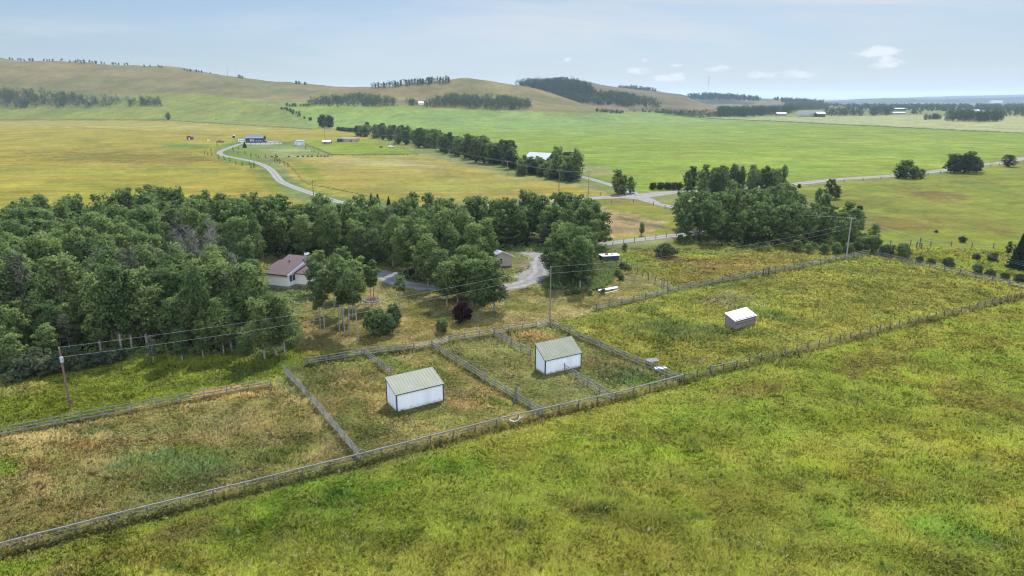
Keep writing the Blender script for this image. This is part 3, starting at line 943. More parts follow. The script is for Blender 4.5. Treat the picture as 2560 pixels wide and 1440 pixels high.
def hill(key, label, x0, x1, step, foot, rows, back, fade=None, rough=1.0, colour=None, sub=14):
    """rows: list of (Y table, row-of-the-photo table) from the foot up to the skyline"""
    xs = np.arange(x0, x1 + step, step)
    Yc = [lerp_tab(foot, xs)]
    vf = np.zeros_like(xs)
    Zc = [np.full_like(xs, -0.6)]
    kx = np.ones_like(xs)
    if fade is not None:
        kx = smooth(fade[0][0], fade[0][1], xs) if fade[0] else kx
        if fade[1]:
            kx = kx * smooth(fade[1][1], fade[1][0], xs)
    for Yt, yt in rows:
        Y, y = lerp_tab(Yt, xs), lerp_tab(yt, xs)
        vv = (720 - y) / F
        Z = HC + (-SP + vv * CP) * Y / (CP + vv * SP)
        Yc.append(Y)
        Zc.append((Z + .6) * kx - .6)
    Yr, Zr = Yc[-1], Zc[-1]
    Yc += [Yr + back * .35, Yr + back * .7, Yr + back]
    Zc += [Zr * .88 - .1, Zr * .45 - .3, np.full_like(xs, -0.6)]
    Yc, Zc = np.array(Yc), np.array(Zc)
    # subdivide between control rows with monotone smoothing
    K = len(Yc)
    Yo, Zo = [], []
    sl = np.diff(Zc, axis=0) / np.diff(Yc, axis=0)
    mt = np.zeros_like(Zc)
    mt[0], mt[-1] = 0.05 * sl[0], 0
    for k in range(1, K - 1):
        s1, s2 = sl[k - 1], sl[k]
        mt[k] = np.where(s1 * s2 > 0, 2 * s1 * s2 / (s1 + s2 + 1e-12), 0)
    ridge = len(rows)
    for k in range(K - 1):
        n = sub if k < ridge else 5
        h = Yc[k + 1] - Yc[k]
        for j in range(n):
            q = j / n
            Yo.append(Yc[k] + h * q)
            Zo.append((2 * q ** 3 - 3 * q ** 2 + 1) * Zc[k] + (q ** 3 - 2 * q ** 2 + q) * h * mt[k] + (-2 * q ** 3 + 3 * q ** 2) * Zc[k + 1] + (q ** 3 - q ** 2) * h * mt[k + 1])
    Yo.append(Yc[-1])
    Zo.append(Zc[-1])
    Yo, Zo = np.array(Yo), np.array(Zo)
    UX = (xs - 1280) / F
    # column direction: photo column x at a depression near the horizon
    Xo = UX[None, :] * Yo / (CP + 0.27 * SP)
    amp = np.clip(Zo / 60, 0, 1) * rough
    Zo = Zo + amp * ((fbm(Xo / 130, Yo / 130, 5, 4) - .5) * 16 + (fbm(Xo / 35, Yo / 35, 8, 3) - .5) * 3)
    n1, n2 = Zo.shape
    px, py = proj(Xo, Yo, Zo)
    C = colour(Xo, Yo, Zo, px, py)
    idx = np.arange(n1 * n2).reshape(n1, n2)
    FA = np.stack([idx[:-1, :-1].ravel(), idx[:-1, 1:].ravel(), idx[1:, 1:].ravel(), idx[1:, :-1].ravel()], 1)
    V = np.stack([Xo.ravel(), Yo.ravel(), Zo.ravel()], 1)
    o = bpy.data.objects.new("hills", np_mesh("hills", V, FA, M['hill'], alb(np.clip(C.reshape(-1, 3), 10, 230)), smooth_=True))
    COL.objects.link(o)
    tag(o, label, None, None, 'structure')
    ns = sum(sub for k in range(ridge)) + 1
    LAYERS[key] = (xs, py[:ns], Xo[:ns], Yo[:ns], Zo[:ns])


def on_hill(key, x, y):
    """the point of a hill's near side seen at photo pixel x, y"""
    xs, py, X, Y, Z = LAYERS[key]
    i = int(np.clip(np.searchsorted(xs, x), 1, len(xs) - 1))
    if abs(xs[i - 1] - x) < abs(xs[i] - x):
        i -= 1
    c = py[:, i]
    k = int(np.argmin(np.abs(np.maximum.accumulate(-c) + y)))
    return Vector((X[k, i], Y[k, i], Z[k, i]))


def c_hill1(X, Y, Z, px, py):
    base = field_colour(X.ravel(), Y.ravel(), px.ravel(), py.ravel()).reshape(X.shape + (3,))
    n = fbm(X / 120, Y / 60, 71, 4) - .5
    n2 = fbm(X / 45, Y / 20, 77, 3) - .5
    br = np.empty(X.shape + (3,))
    br[:] = (150, 139, 80)
    br += n[..., None] * np.array((46, 26, 30)) + n2[..., None] * np.array((26, 22, 18))
    g = smooth(.12, .3, fbm(X / 160 + 9, Y / 80, 83, 3) - .42)[..., None] * .55
    br = br * (1 - g) + np.array((122, 130, 74)) * g
    edge = np.interp(px, [-900, 0, 250, 400, 520, 640, 760, 900, 1100, 1330, 1600], [262, 258, 250, 238, 238, 252, 258, 264, 268, 278, 280])
    m = smooth(-7, 7, py - edge + n * 26)[..., None]
    return br * (1 - m) + base * m


def c_far(a, b, k=1.0):
    def f(X, Y, Z, px, py):
        n = smooth(.42, .58, fbm(X / (180 * k), Y / (160 * k), 91, 4))[..., None]
        m = (fbm(X / (60 * k), Y / (60 * k), 95, 3) - .5)[..., None]
        return np.array(a) * (1 - n) + np.array(b) * n + m * 30
    return f


hill('A', 'long dry grassy ridge falling from the left to the round hill in the middle', -900, 1960, 7,
     [(-900, 1235), (600, 1235), (700, 1140), (780, 1010), (1100, 1050), (1600, 1180), (1960, 1300)],
     [([(-900, 1400), (600, 1400), (700, 1380), (800, 1350), (1960, 1420)], [(-900, 268), (600, 268), (700, 267), (800, 268), (1000, 268), (1330, 276), (1560, 281), (1960, 290)]),
      ([(-900, 1560), (700, 1560), (1960, 1540)], [(-900, 205), (0, 222), (300, 228), (500, 236), (700, 245), (870, 252), (1000, 248), (1150, 240), (1330, 258), (1440, 270), (1560, 279), (1960, 290)]),
      ([(-900, 1950), (560, 1950), (1000, 1760), (1960, 1700)],
       [(-900, 112), (0, 143), (70, 150), (250, 157), (420, 168), (560, 187), (700, 204), (800, 214), (870, 220), (940, 221), (1000, 214), (1060, 207), (1150, 199), (1195, 200), (1280, 213), (1340, 225), (1400, 243), (1450, 259), (1500, 270), (1560, 277), (1960, 290)])],
     700, fade=(None, (1560, 1930)), colour=c_hill1)
hill('C', 'wooded and grassy hill right of the round dry hill', 1080, 1860, 6,
     [(1080, 1500), (1860, 1500)],
     [([(1080, 1800), (1860, 1800)], [(1080, 262), (1860, 268)]),
      ([(1080, 2300), (1860, 2300)], [(1080, 246), (1180, 224), (1230, 215), (1280, 211), (1330, 204), (1420, 200), (1470, 205), (1500, 211), (1600, 224), (1700, 242), (1740, 254), (1790, 268), (1860, 270)])],
     900, fade=((1080, 1200), (1760, 1850)), colour=c_far((142, 130, 86), (126, 118, 80)))
hill('D', 'low far hills carrying the tall mast', 1450, 2190, 6,
     [(1450, 2500), (2190, 2500)],
     [([(1450, 2900), (2190, 2900)], [(1450, 262), (2190, 264)]),
      ([(1450, 3700), (2190, 3700)], [(1450, 232), (1530, 222), (1580, 219), (1650, 228), (1720, 240), (1780, 235), (1850, 240), (1900, 246), (1950, 248), (2000, 251), (2060, 257), (2120, 264), (2190, 266)])],
     900, fade=((1450, 1520), (2090, 2180)), colour=c_far((150, 140, 100), (78, 96, 66)))
hill('E', 'hazy blue hills along the far horizon at the right', 1900, 3700, 14,
     [(1900, 5600), (3700, 5600)],
     [([(1900, 6400), (3700, 6400)], [(1900, 256), (3700, 255)]),
      ([(1900, 9000), (3700, 9000)], [(1900, 262), (2000, 257), (2060, 253), (2150, 247), (2230, 245), (2330, 247), (2400, 245), (2480, 245), (2560, 242), (3700, 238)])],
     1500, fade=((1900, 2060), None), colour=c_far((104, 120, 88), (48, 68, 52), 3), sub=10)
hill('E2', 'palest blue ridge behind all other hills', 2050, 3800, 18,
     [(2050, 10500), (3800, 10500)],
     [([(2050, 13000), (3800, 13000)], [(2050, 254), (2180, 249), (2260, 244), (2400, 239.5), (2480, 238), (2560, 236), (3800, 233)])],
     2500, fade=((2050, 2250), None), colour=c_far((70, 90, 76), (50, 70, 60), 5), sub=16)

# ---------------------------------------------------------------- roads
ROADS = []


def road(name, label, line, w, mat, z, wjit=0.12, n=8, col=None):
    pts = catmull([G(*p) for p in line], n)
    ROADS.append((np.array([(p.x, p.y) for p in pts]), w / 2))
    prof = ((-.5, (.5, .58, .3)), (-.42, (.82, .82, .7)), (-.3, (1.1, 1.1, 1.1)), (-.2, (1.12, 1.12, 1.12)), (-.08, (.86, .86, .82)), (.08, (.84, .84, .8)), (.2, (1.12, 1.12, 1.12)), (.3, (1.1, 1.1, 1.1)), (.42, (.82, .82, .7)), (.5, (.5, .58, .3)))
    m = len(prof)
    V, C, FF = [], [], []
    for k, p in enumerate(pts):
        d = (pts[min(k + 1, len(pts) - 1)] - pts[max(k - 1, 0)]).normalized()
        s = Vector((d.y, -d.x, 0))
        wa, wb = 1 + random.uniform(-wjit, wjit) * 1.6, 1 + random.uniform(-wjit, wjit) * 1.6
        for q, c in prof:
            V.append(tuple(p + s * w * q * (wa if q < 0 else wb) + Vector((0, 0, z + 0.05 * (1 - 4 * q * q)))))
            C.append(c)
        if k:
            i = k * m
            FF += [(i - m + j, i - m + j + 1, i + j + 1, i + j) for j in range(m - 1)]
    o = bpy.data.objects.new(name, np_mesh(name, np.array(V), np.array(FF), mat, np.array(C)))
    COL.objects.link(o)
    return tag(o, label, None, None, 'structure')


road('road', 'grey gravel road running past the groves to the right edge', ROAD, 7.6, M['road_gravel'], 0.020)
road('road', 'gravel side road curving behind the right grove towards the house', BRANCH, 4.8, M['road_gravel'], 0.028)
road('path', 'gravel lane from the metal barn to the road', LANE, 5.0, M['road_gravel'], 0.024)
road('path', 'pale winding driveway through the golden field', DRIVE_L, 4.6, M['road_gravel'], 0.016, .05)
road('path', 'gravel loop drive through the yard trees', LOOP, 5.2, M['drive_gravel'], 0.032, .1)


def patch(name, label, poly, mat, z):
    pts = catmull([G(*p) for p in poly] + [G(*poly[0])], 5)[:-1]
    mb = MB()
    c = sum(pts, Vector()) / len(pts)
    mb.v = [tuple(p + Vector((0, 0, z))) for p in pts] + [(c.x, c.y, z + .01)]
    n = len(pts)
    mb.f = [(i, (i + 1) % n, n) for i in range(n)]
    return tag(mb.build(name, mat), label, None, None, 'structure')


P_YARD = [(1290, 632), (1345, 630), (1425, 622), (1455, 632), (1408, 650), (1372, 672), (1352, 690), (1310, 704), (1285, 690), (1330, 668), (1345, 648)]
patch('path', 'wide gravel turning area beside the beige garage', P_YARD, M['gravel'], 0.037)
P_FRONT = [(870, 652), (960, 676), (1010, 684), (1010, 700), (985, 704), (935, 690), (860, 672)]
patch('path', 'gravel parking area behind the slim lawn aspens', P_FRONT, M['gravel'], 0.041)
P_JUNC = [(1540, 492), (1600, 484), (1700, 477), (1690, 484), (1630, 490), (1622, 497), (1650, 506), (1640, 512), (1600, 500), (1560, 496)]
patch('road', 'gravel junction where the side road leaves the road', P_JUNC, M['gravel_pale'], 0.033)
P_LFRONT = [(596, 352), (660, 352), (700, 355), (700, 360), (655, 362), (610, 360)]
patch('path', 'pale gravel forecourt of the dark porch cabin', P_LFRONT, M['gravel_pale'], 0.021)

# ---------------------------------------------------------------- sheds
def ribbed(mb, p0, p1, q0, q1, pitch, depth, nrm):
    """a sheet between edge p0-p1 and the opposite edge q0-q1 with raised ribs running from p to q"""
    p0, p1, q0, q1, nrm = map(Vector, (p0, p1, q0, q1, nrm))
    n = max(2, int((p1 - p0).length / pitch))
    prof = []
    for k in range(n):
        prof += [((k + .0) / n, 0), ((k + .62) / n, 0), ((k + .72) / n, depth), ((k + .9) / n, depth)]
    prof.append((1.0, 0))
    i = len(mb.v)
    for t, h in prof:
        mb.v.append(tuple(p0.lerp(p1, t) + nrm * h))
        mb.v.append(tuple(q0.lerp(q1, t) + nrm * h))
    for k in range(len(prof) - 1):
        mb.f.append((i + 2 * k, i + 2 * k + 2, i + 2 * k + 3, i + 2 * k + 1))


def metal_shed(label, A, Bp, Cp, lowA, hiC, wallm, roofm, trimm, name="shed", group=None, corners=True, over=0.14, rib=0.42, plank=False):
    a, b, c = G(*A), G(*Bp), G(*Cp)
    u = (b - a)
    L = u.length
    u.normalize()
    vv = (c - a)
    D = abs(vv.dot(Vector((-u.y, u.x, 0))))
    w = Vector((-u.y, u.x, 0))
    if w.dot(vv) < 0:
        w = -w
    root = thing(name, label, 'shed', a, group)
    Z = Vector((0, 0, 1))
    b, c, d = a + u * L, a + w * D, a + u * L + w * D
    lo, hi = Z * lowA, Z * hiC
    base = Z * 0.0
    wall = MB()
    ribbed(wall, a, b, a + lo, b + lo, 0.3, 0.02, -w)
    ribbed(wall, c, d, c + hi, d + hi, 0.3, 0.02, w)
    for e, s in ((a, -1), (b, 1)):
        n = 9
        for k in range(n):
            f0, f1 = k / n, (k + 1) / n
            g0, g1 = e + w * D * f0, e + w * D * f1
            h0, h1 = lowA + (hiC - lowA) * f0, lowA + (hiC - lowA) * f1
            off = u * s * (0.018 if k % 2 else 0.0)
            wall.quadpts(g0 + off, g1 + off, g1 + off + Z * h1, g0 + off + Z * h0)
            if k:
                wall.quadpts(g0, g0 + u * s * .018, g0 + u * s * .018 + Z * h0, g0 + Z * h0)
    wo = wall.build('wall', wallm, root)
    sl = (w * D + hi - lo).normalized()
    nr = u.cross(sl)
    if nr.z < 0:
        nr = -nr
    ra, rb = a + lo - u * over - sl * over + nr * .05, b + lo + u * over - sl * over + nr * .05
    rc, rd = c + hi - u * over + sl * over + nr * .05, d + hi + u * over + sl * over + nr * .05
    roof = MB()
    ribbed(roof, ra + nr * .03, rb + nr * .03, rc + nr * .03, rd + nr * .03, rib, 0.032, nr)
    roof.hexa([ra - nr * .02, rb - nr * .02, rd - nr * .02, rc - nr * .02], [ra + nr * .022, rb + nr * .022, rd + nr * .022, rc + nr * .022])
    roof.build('roof', roofm, root)
    if corners:
        for e, h, s1, s2 in ((a, lowA, -1, -1), (b, lowA, 1, -1), (c, hiC, -1, 1), (d, hiC, 1, 1)):
            m = MB().box(e + u * s1 * .02 + w * s2 * .02 + Z * (h / 2 - .02), (0.15, 0.15, h - .06), math.atan2(u.y, u.x))
            m.build('corner_trim', trimm, root)
        fa = MB().beam(ra - nr * .03, rb - nr * .03, .05, .13)
        fa.build('eave_trim', trimm, root)
        for e0, e1 in ((ra, rc), (rb, rd)):
            MB().beam(e0 - nr * .04, e1 - nr * .04, .05, .13).build('gable_trim', trimm, root)
    return root, (a, b, c, d, u, w, L, D)


hA, hC = hgt(993, 1030, 987), hgt(964, 1008, 946.5)
s1, S1 = metal_shed('white metal shed with pale green roof, alone in the brown weedy pen nearest the camera', (993, 1030), (1108, 1001), (964, 1008), hA, hC, M['white_metal'], M['green_metal'], M['green_trim'], group='white horse shelters')
hA, hC = hgt(1363, 937, 901), hgt(1326.5, 925, 863.5)
s2, S2 = metal_shed('white metal shed with pale green roof where a rail fence meets its front wall', (1363, 937), (1451.5, 916.5), (1326.5, 925), hA, hC, M['white_metal'], M['green_metal'], M['green_trim'], group='white horse shelters')
hA, hC = hgt(1836, 824, 803), hgt(1814, 815, 783)
s3, S3 = metal_shed('small weathered wooden shed with a bright white roof in the open paddock', (1836, 824), (1888, 809), (1814, 815), hA, hC, M['shed_wood'], M['white_roof'], M['dark_wood'], corners=False, over=.16, rib=3)
a, b, c, d, u, w, L, D = S3
for k in range(1, 6):
    MB().beam(a + u * (L * .02) - w * .03 + Vector((0, 0, .3 + k * .27)), a + u * (L * .98) - w * .03 + Vector((0, 0, .3 + k * .27)), .03, .22).build('wall_board', M['shed_wood'] if k % 2 else M['dark_wood'], s3)

# ---------------------------------------------------------------- house
Z = Vector((0, 0, 1))
a = G(720.8, 722.5)
bl = G(671.5, 717)
u = (bl - a)
L = u.length
u.normalize()
w = Vector((u.y, -u.x, 0))
if w.y < 0:
    w = -w
D = 7.8
wh = hgt(720.8, 722.5, 688)
rise = 2.2
hs = thing('house', 'cream house with brown shingle roof among the trees beside the lawn', 'house', a)
wall = MB()
fnd = 0.55
q = [a, a + u * L, a + u * L + w * D, a + w * D]
wall.hexa([p + Z * fnd for p in q], [q[0] + Z * wh, q[1] + Z * wh, q[2] + Z * (wh + rise), q[3] + Z * (wh + rise)])
a2, L2, D2 = a + w * 2.6, 5.5, 5.2           # lower wing on the right side
q2 = [a2 - u * L2, a2 - u * .002, a2 + w * D2 - u * .002, a2 - u * L2 + w * D2]
wall.hexa([p + Z * fnd for p in q2], [q2[0] + Z * (wh - .15), q2[1] + Z * (wh - .15), q2[2] + Z * (wh + 1.0), q2[3] + Z * (wh + 1.0)])
a3 = a + u * (L + .002) + w * 2.2
q3 = [a3, a3 + u * 1.4, a3 + u * 1.4 + w * 4.2, a3 + w * 4.2]
wall.hexa([p + Z * fnd for p in q3], [q3[0] + Z * (wh + .3), q3[1] + Z * (wh + .3), q3[2] + Z * (wh + 1.25), q3[3] + Z * (wh + 1.25)])
wall.build('wall', M['cream'], hs)
MB().hexa([p - Z * .05 for p in q], [p + Z * (fnd - .002) for p in q]).hexa([p - Z * .05 for p in q2], [p + Z * (fnd - .002) for p in q2]).build('foundation', M['concrete'], hs)


def slab(mb, p, up, wd, du, dw, z0, z1, o, th=.16):
    """a sloping roof slab: edge at p, du along up, dw along wd, z0 to z1, overhang o"""
    sl = (wd * dw + Z * (z1 - z0)) / dw
    P = [p - up * o - sl * o, p + up * (du + o) - sl * o, p + up * (du + o) + sl * (dw + o), p - up * o + sl * (dw + o)]
    P = [x + Z * z0 for x in P]
    mb.hexa([x + Z * .01 for x in P], [x + Z * th for x in P])
    return P


rf = MB()
P = slab(rf, a, u, w, L, D, wh, wh + rise, .35)
roof = rf.build('roof', M['shingle'], hs)
r2 = MB()
slab(r2, a2 - u * L2, u, w, L2 - .03, D2, wh - .15, wh + 1.0, .3)
r2.build('wing_roof', M['shingle'], hs)
r3 = MB()
slab(r3, a3, u, w, 1.4, 4.2, wh + .3, wh + 1.25, .28)
r3.build('side_roof', M['shingle'], hs)
MB().beam(P[0] + Z * -.02 - u * .03, P[3] + Z * -.02 - u * .03, .06, .34).build('rake_board', M['white_paint'], hs)
MB().beam(P[0] - Z * .03, P[1] - Z * .03, .06, .16).build('gutter', M['rust'], hs)
ch = MB().lathe(a + u * .5 + w * (D - .5) + Z * (wh + rise - .1), [(.13, 0), (.13, 1.0), (.24, 1.0), (.24, 1.18), (.1, 1.25)], 10)
ch.build('chimney', M['steel'], roof)
MB().lathe(a + u * 3.2 + w * 5.2 + Z * (wh + rise * .66), [(.16, 0), (.16, .4), (.25, .42), (.05, .55)], 8).build('roof_vent', M['dark'], roof)
for k in (0, 1):
    wc = a + w * (1.15 + k * 1.0) + Z * (wh - 1.0)
    ang = math.atan2(w.y, w.x)
    fr = MB()
    fr.box(wc - u * .03, (.82, .08, 1.35), ang)
    win = fr.build('window', M['charcoal'], hs)
    MB().box(wc - u * .075, (.66, .03, 1.18), ang).build('pane', M['glass'], win)
MB().tube([a2 - u * .12 - w * .08 + Z * .3, a2 - u * .12 - w * .08 + Z * (wh - .2)], .05).build('downpipe', M['white_paint'], hs)
dc = a + u * .1 + w * (D - .3) + Z * (wh + rise + .95)
dsh = thing('satellite_dish', 'pale satellite dish on a stalk above the brown house roof', 'satellite dish', a + u * .1 + w * (D - .3) + Z * (wh + rise))
MB().tube([dc - Z * 1.0, dc - Z * .1], .04).build('stalk', M['steel'], dsh)
di = MB()
di.v.append(tuple(dc))
for rr, off in ((.25, .03), (.5, .11)):
    for j in range(14):
        t = 2 * math.pi * j / 14
        e1, e2, e3 = Vector((.8, .45, .25)).normalized(), Vector((-.3, .1, .9)).normalized(), Vector((.3, -.85, .3)).normalized()
        di.v.append(tuple(dc + e1 * rr * 1.25 * math.cos(t) + e2 * rr * .6 * math.sin(t) + e3 * off))
for j in range(14):
    j2 = (j + 1) % 14
    di.f += [(0, 1 + j, 1 + j2), (1 + j, 15 + j, 15 + j2, 1 + j2)]
di.build('dish', M['white_paint'], dsh)

# ---------------------------------------------------------------- garage
rB, lB = G(1280.5, 664), G(1236, 667)
u = (rB - lB)
Lg = max(u.length, 5.4)
u.normalize()
w = Vector((-u.y, u.x, 0))
lB = rB - u * Lg
gh, gr, Dg = 2.55, 1.25, 8.5
skew = (w * .88 - u * .48).normalized()
gar = thing('garage', 'beige garage with grey metal roof beside the curved gravel drive', 'garage', rB)
q = [lB, rB, rB + skew * Dg, lB + skew * Dg]
wl_ = MB()
wl_.quadpts(lB, rB, rB + Z * gh, lB + u * Lg / 2 + Z * (gh + gr), lB + Z * gh)
wl_.quadpts(q[3], q[3] + Z * gh, (q[2] + q[3]) / 2 + Z * (gh + gr), q[2] + Z * gh, q[2])
wl_.quadpts(rB, q[2], q[2] + Z * gh, rB + Z * gh)
wl_.quadpts(lB, lB + Z * gh, q[3] + Z * gh, q[3])
wl_.build('wall', M['beige'], gar)
mid = lB + u * Lg / 2 + Z * (gh + gr)
for e in (rB, lB):
    sl = (e + Z * gh - mid)
    e2 = mid + sl * 1.12
    o1, o2 = -skew * .35, skew * (Dg + .35)
    MB().hexa([mid + o1 + Z * .01, e2 + o1 + Z * .01, e2 + o2 + Z * .01, mid + o2 + Z * .01], [mid + o1 + Z * .13, e2 + o1 + Z * .13, e2 + o2 + Z * .13, mid + o2 + Z * .13]).build('roof', M['grey_metal'], gar)
    MB().beam(mid + o1 - skew * .03 - Z * .05, e2 + o1 - skew * .03 - Z * .05, .05, .22).build('gable_trim', M['white_paint'], gar)
wc = lB + u * Lg * .42 + Z * 1.55
ang = math.atan2(u.y, u.x)
win = MB().box(wc - w * .04, (1.5, .08, 1.1), ang).build('window', M['white_paint'], gar)
MB().box(wc - w * .085, (1.3, .03, .9), ang).build('pane', M['glass'], win)

# ---------------------------------------------------------------- camper behind the right clump
p0, p1 = G(1516, 656), G(1548, 654)
u = (p1 - p0).normalized()
w = Vector((-u.y, u.x, 0))
cpv = thing('camper', 'dark grey camper with a white roof half hidden behind trees', 'camper', p1)
q = [p1 - u * 4.6, p1, p1 + w * 2.3, p1 - u * 4.6 + w * 2.3]
MB().hexa([x + Z * .35 for x in q], [x + Z * 1.55 for x in q]).build('body', M['charcoal'], cpv)
q_ = [q[0] - u * .1 - w * .1, q[1] + u * .1 - w * .1, q[2] + u * .1 + w * .1, q[3] - u * .1 + w * .1]
rfc = MB().hexa([x + Z * 1.553 for x in q_], [x + Z * 1.72 for x in q_]).build('roof', M['white_paint'], cpv)
MB().box(p1 - u * 1.6 + w * 1.1 + Z * 1.82, (.5, .5, .2)).build('roof_vent', M['charcoal'], rfc)
MB().box(p1 - u * 3.0 + w * 1.2 + Z * 1.86, (.8, .7, .28)).build('roof_vent', M['red'], rfc)
MB().box(p1 - u * 1.5 - w * .02 + Z * 1.1, (1.1, .03, .5), math.atan2(u.y, u.x)).build('window', M['glass'], cpv)
for k in (1.4, 3.2):
    MB().tube([p1 - u * k - w * .05 + Z * .33, p1 - u * k + w * .2 + Z * .33], .33, 14).build('wheel', M['tyre'], cpv)


# ---------------------------------------------------------------- simple far buildings
def gable(name, label, cat, pts, wh, rise, wallm, roofm, depth, group=None, along=True, over=.3, door=None, doorm=None, windows=0):
    """pts: two ground pixels of the wall that faces the camera; ridge runs along it (along) or away from it"""
    a, b = G(*pts[0]), G(*pts[1])
    u = (b - a)
    L = u.length
    u.normalize()
    w = Vector((-u.y, u.x, 0))
    r = thing(name, label, cat, a, group)
    c, d = b + w * depth, a + w * depth
    wa = MB()
    rw, H = Z * (wh + rise), Z * wh
    if along:
        ma, mb_ = a + w * depth / 2, b + w * depth / 2
        wa.quadpts(a, b, b + H, a + H).quadpts(c, d, d + H, c + H)
        wa.quadpts(b, c, c + H, mb_ + rw, b + H).quadpts(d, a, a + H, ma + rw, d + H)
        sides = [(a + H, b + H, ma + rw, mb_ + rw), (d + H, c + H, ma + rw, mb_ + rw)]
        ov = u * over
    else:
        ma, mb_ = (a + b) / 2, (c + d) / 2
        wa.quadpts(b, c, c + H, b + H).quadpts(d, a, a + H, d + H)
        wa.quadpts(a, b, b + H, ma + rw, a + H).quadpts(c, d, d + H, mb_ + rw, c + H)
        sides = [(a + H, d + H, ma + rw, mb_ + rw), (b + H, c + H, ma + rw, mb_ + rw)]
        ov = w * over
    wa.build('wall', wallm, r)
    for e0, e1, m0, m1 in sides:
        f0, f1 = m0 + (e0 - m0) * 1.1 - ov, m1 + (e1 - m1) * 1.1 + ov
        m0, m1 = m0 - ov, m1 + ov
        MB().hexa([f0 + Z * .02, f1 + Z * .02, m1 + Z * .02, m0 + Z * .02], [f0 + Z * .2, f1 + Z * .2, m1 + Z * .2, m0 + Z * .2]).build('roof', roofm, r)
    ang = math.atan2(u.y, u.x)
    if door:
        for t, dw_, dh in door:
            MB().box(a + u * L * t - w * .03 + Z * dh / 2, (dw_, .06, dh), ang).build('door', doorm, r)
    for k in range(windows):
        MB().box(a + u * L * (k + 1) / (windows + 1) - w * .03 + Z * wh * .62, (1.1, .06, 1.0), ang).build('window', M['glass'], r)
    return r, (a, b, u, w, L)


# metal roofed barn behind the windbreak (low single slope facing the camera)
ba, bb = G(1311, 417), G(1368, 421)
u = (bb - ba).normalized()
bb = ba + u * 15.5
w = Vector((-u.y, u.x, 0))
bn = thing('barn', 'long grey barn with a pale metal roof rising behind the windbreak trees', 'barn', ba)
q = [ba, bb, bb + w * 12, ba + w * 12]
wa = MB()
hm = [q[0] + Z * 4.9, q[1] + Z * 4.9, q[2] + Z * 4.9, q[3] + Z * 4.9]
mr0, mr1 = ba + w * 6 + Z * 8.3, bb + w * 6 + Z * 8.3
wa.quadpts(q[0], q[1], hm[1], hm[0]).quadpts(q[2], q[3], hm[3], hm[2]).quadpts(q[1], q[2], hm[2], mr1, hm[1]).quadpts(q[3], q[0], hm[0], mr0, hm[3])
wa.build('wall', M['charcoal'], bn)
for e0, e1 in ((hm[0], hm[1]), (hm[3], hm[2])):
    f0, f1 = mr0 + (e0 - mr0) * 1.08 - u * .4, mr1 + (e1 - mr1) * 1.08 + u * .4
    rm = MB()
    n_ = (f1 - f0).cross(mr0 - f0).normalized()
    n_ = n_ if n_.z > 0 else -n_
    ribbed(rm, f0 + n_ * .2, f1 + n_ * .2, mr0 - u * .4 + n_ * .2, mr1 + u * .4 + n_ * .2, .9, .06, n_)
    rm.hexa([f0 + n_ * .03, f1 + n_ * .03, mr1 + u * .4 + n_ * .03, mr0 - u * .4 + n_ * .03], [f0 + n_ * .19, f1 + n_ * .19, mr1 + u * .4 + n_ * .19, mr0 - u * .4 + n_ * .19])
    rm.build('roof', M['grey_metal'], bn)

# farmyard in the golden field
gable('cabin', 'long dark cabin with slate blue roof and open porch at the driveway end', 'cabin', [(614.5, 356), (658.5, 356)], 4.2, 2.0, M['charcoal'], M['blue_roof'], 7.5)
cb = bpy.data.objects['cabin']
a, b = G(614.5, 356), G(658.5, 356)
for k in range(8):
    p = a.lerp(b, k / 7) - Vector((0, 2.2, 0))
    MB().box(p + Z * 1.9, (.2, .2, 3.8)).build('porch_post', M['old_wood'], cb)
pr = MB().hexa([a + Vector((-.4, -2.6, 3.85)), b + Vector((.4, -2.6, 3.85)), b + Vector((.4, .4, 4.35)), a + Vector((-.4, .4, 4.35))],
               [a + Vector((-.4, -2.6, 4.0)), b + Vector((.4, -2.6, 4.0)), b + Vector((.4, .4, 4.5)), a + Vector((-.4, .4, 4.5))])
pr.build('porch_roof', M['blue_roof'], cb)
MB().box((a + b) / 2 + Vector((0, -1.3, .6)), ((b - a).length, 2.6, .3)).build('porch_deck', M['old_wood'], cb)
for t in (.28, .36, .44, .6, .74, .86):
    MB().box(a.lerp(b, t) + Vector((0, -.05, 2.0 if t < .5 else 1.6)), (1.1, .12, 2.2 if t < .5 else 1.1)).build('window', M['white_paint'] if t < .5 else M['light_blue'], cb)
gable('shed', 'small red shed standing in the golden field', 'shed', [(467.5, 349.5), (479.5, 349.5)], 2.9, 1.1, M['red'], M['charcoal'], 4.0, along=False, door=[(.5, 1.2, 2.1)], doorm=M['white_paint'])
gable('toilet', 'narrow dark portable toilet with a white top left of the porch cabin', 'toilet', [(581.5, 345.5), (586, 345.5)], 2.5, .4, M['charcoal'], M['white_paint'], 1.7, along=False, over=.1, door=[(.5, .8, 2.0)], doorm=M['dark'])
gable('shed', 'pale blue metal shed with rounded roof right of the dark cabin', 'shed', [(743.5, 363.5), (762, 362.5)], 3.4, .7, M['light_blue'], M['blue_roof'], 5.0, door=[(.3, 2.2, 2.6)], doorm=M['white_paint'])
gable('shed', 'low brown shed with a white roof in the bright green paddock', 'shed', [(806, 360.5), (826, 360.5)], 2.2, .9, M['shed_wood'], M['white_roof'], 5.0, door=[(.3, 1.4, 1.7)], doorm=M['dark_wood'])
gable('shed', 'long tan building with dark blue end and flat roof by the far paddock', 'shed', [(855.5, 355), (895.5, 355)], 3.3, .25, M['tan'], M['grey_metal'], 6.0, door=[(.55, 2.0, 2.2)], doorm=M['dark_wood'])
cn = thing('container', 'dark blue shipping container at the left end of the tan building', 'container', G(843, 355.5))
p0, p1 = G(842.5, 355.5), G(855, 355.5)
MB().box((p0 + p1) / 2 + Vector((0, 2, 1.6)), ((p1 - p0).length - .15, 3.0, 3.1)).build('box', M['navy'], cn)
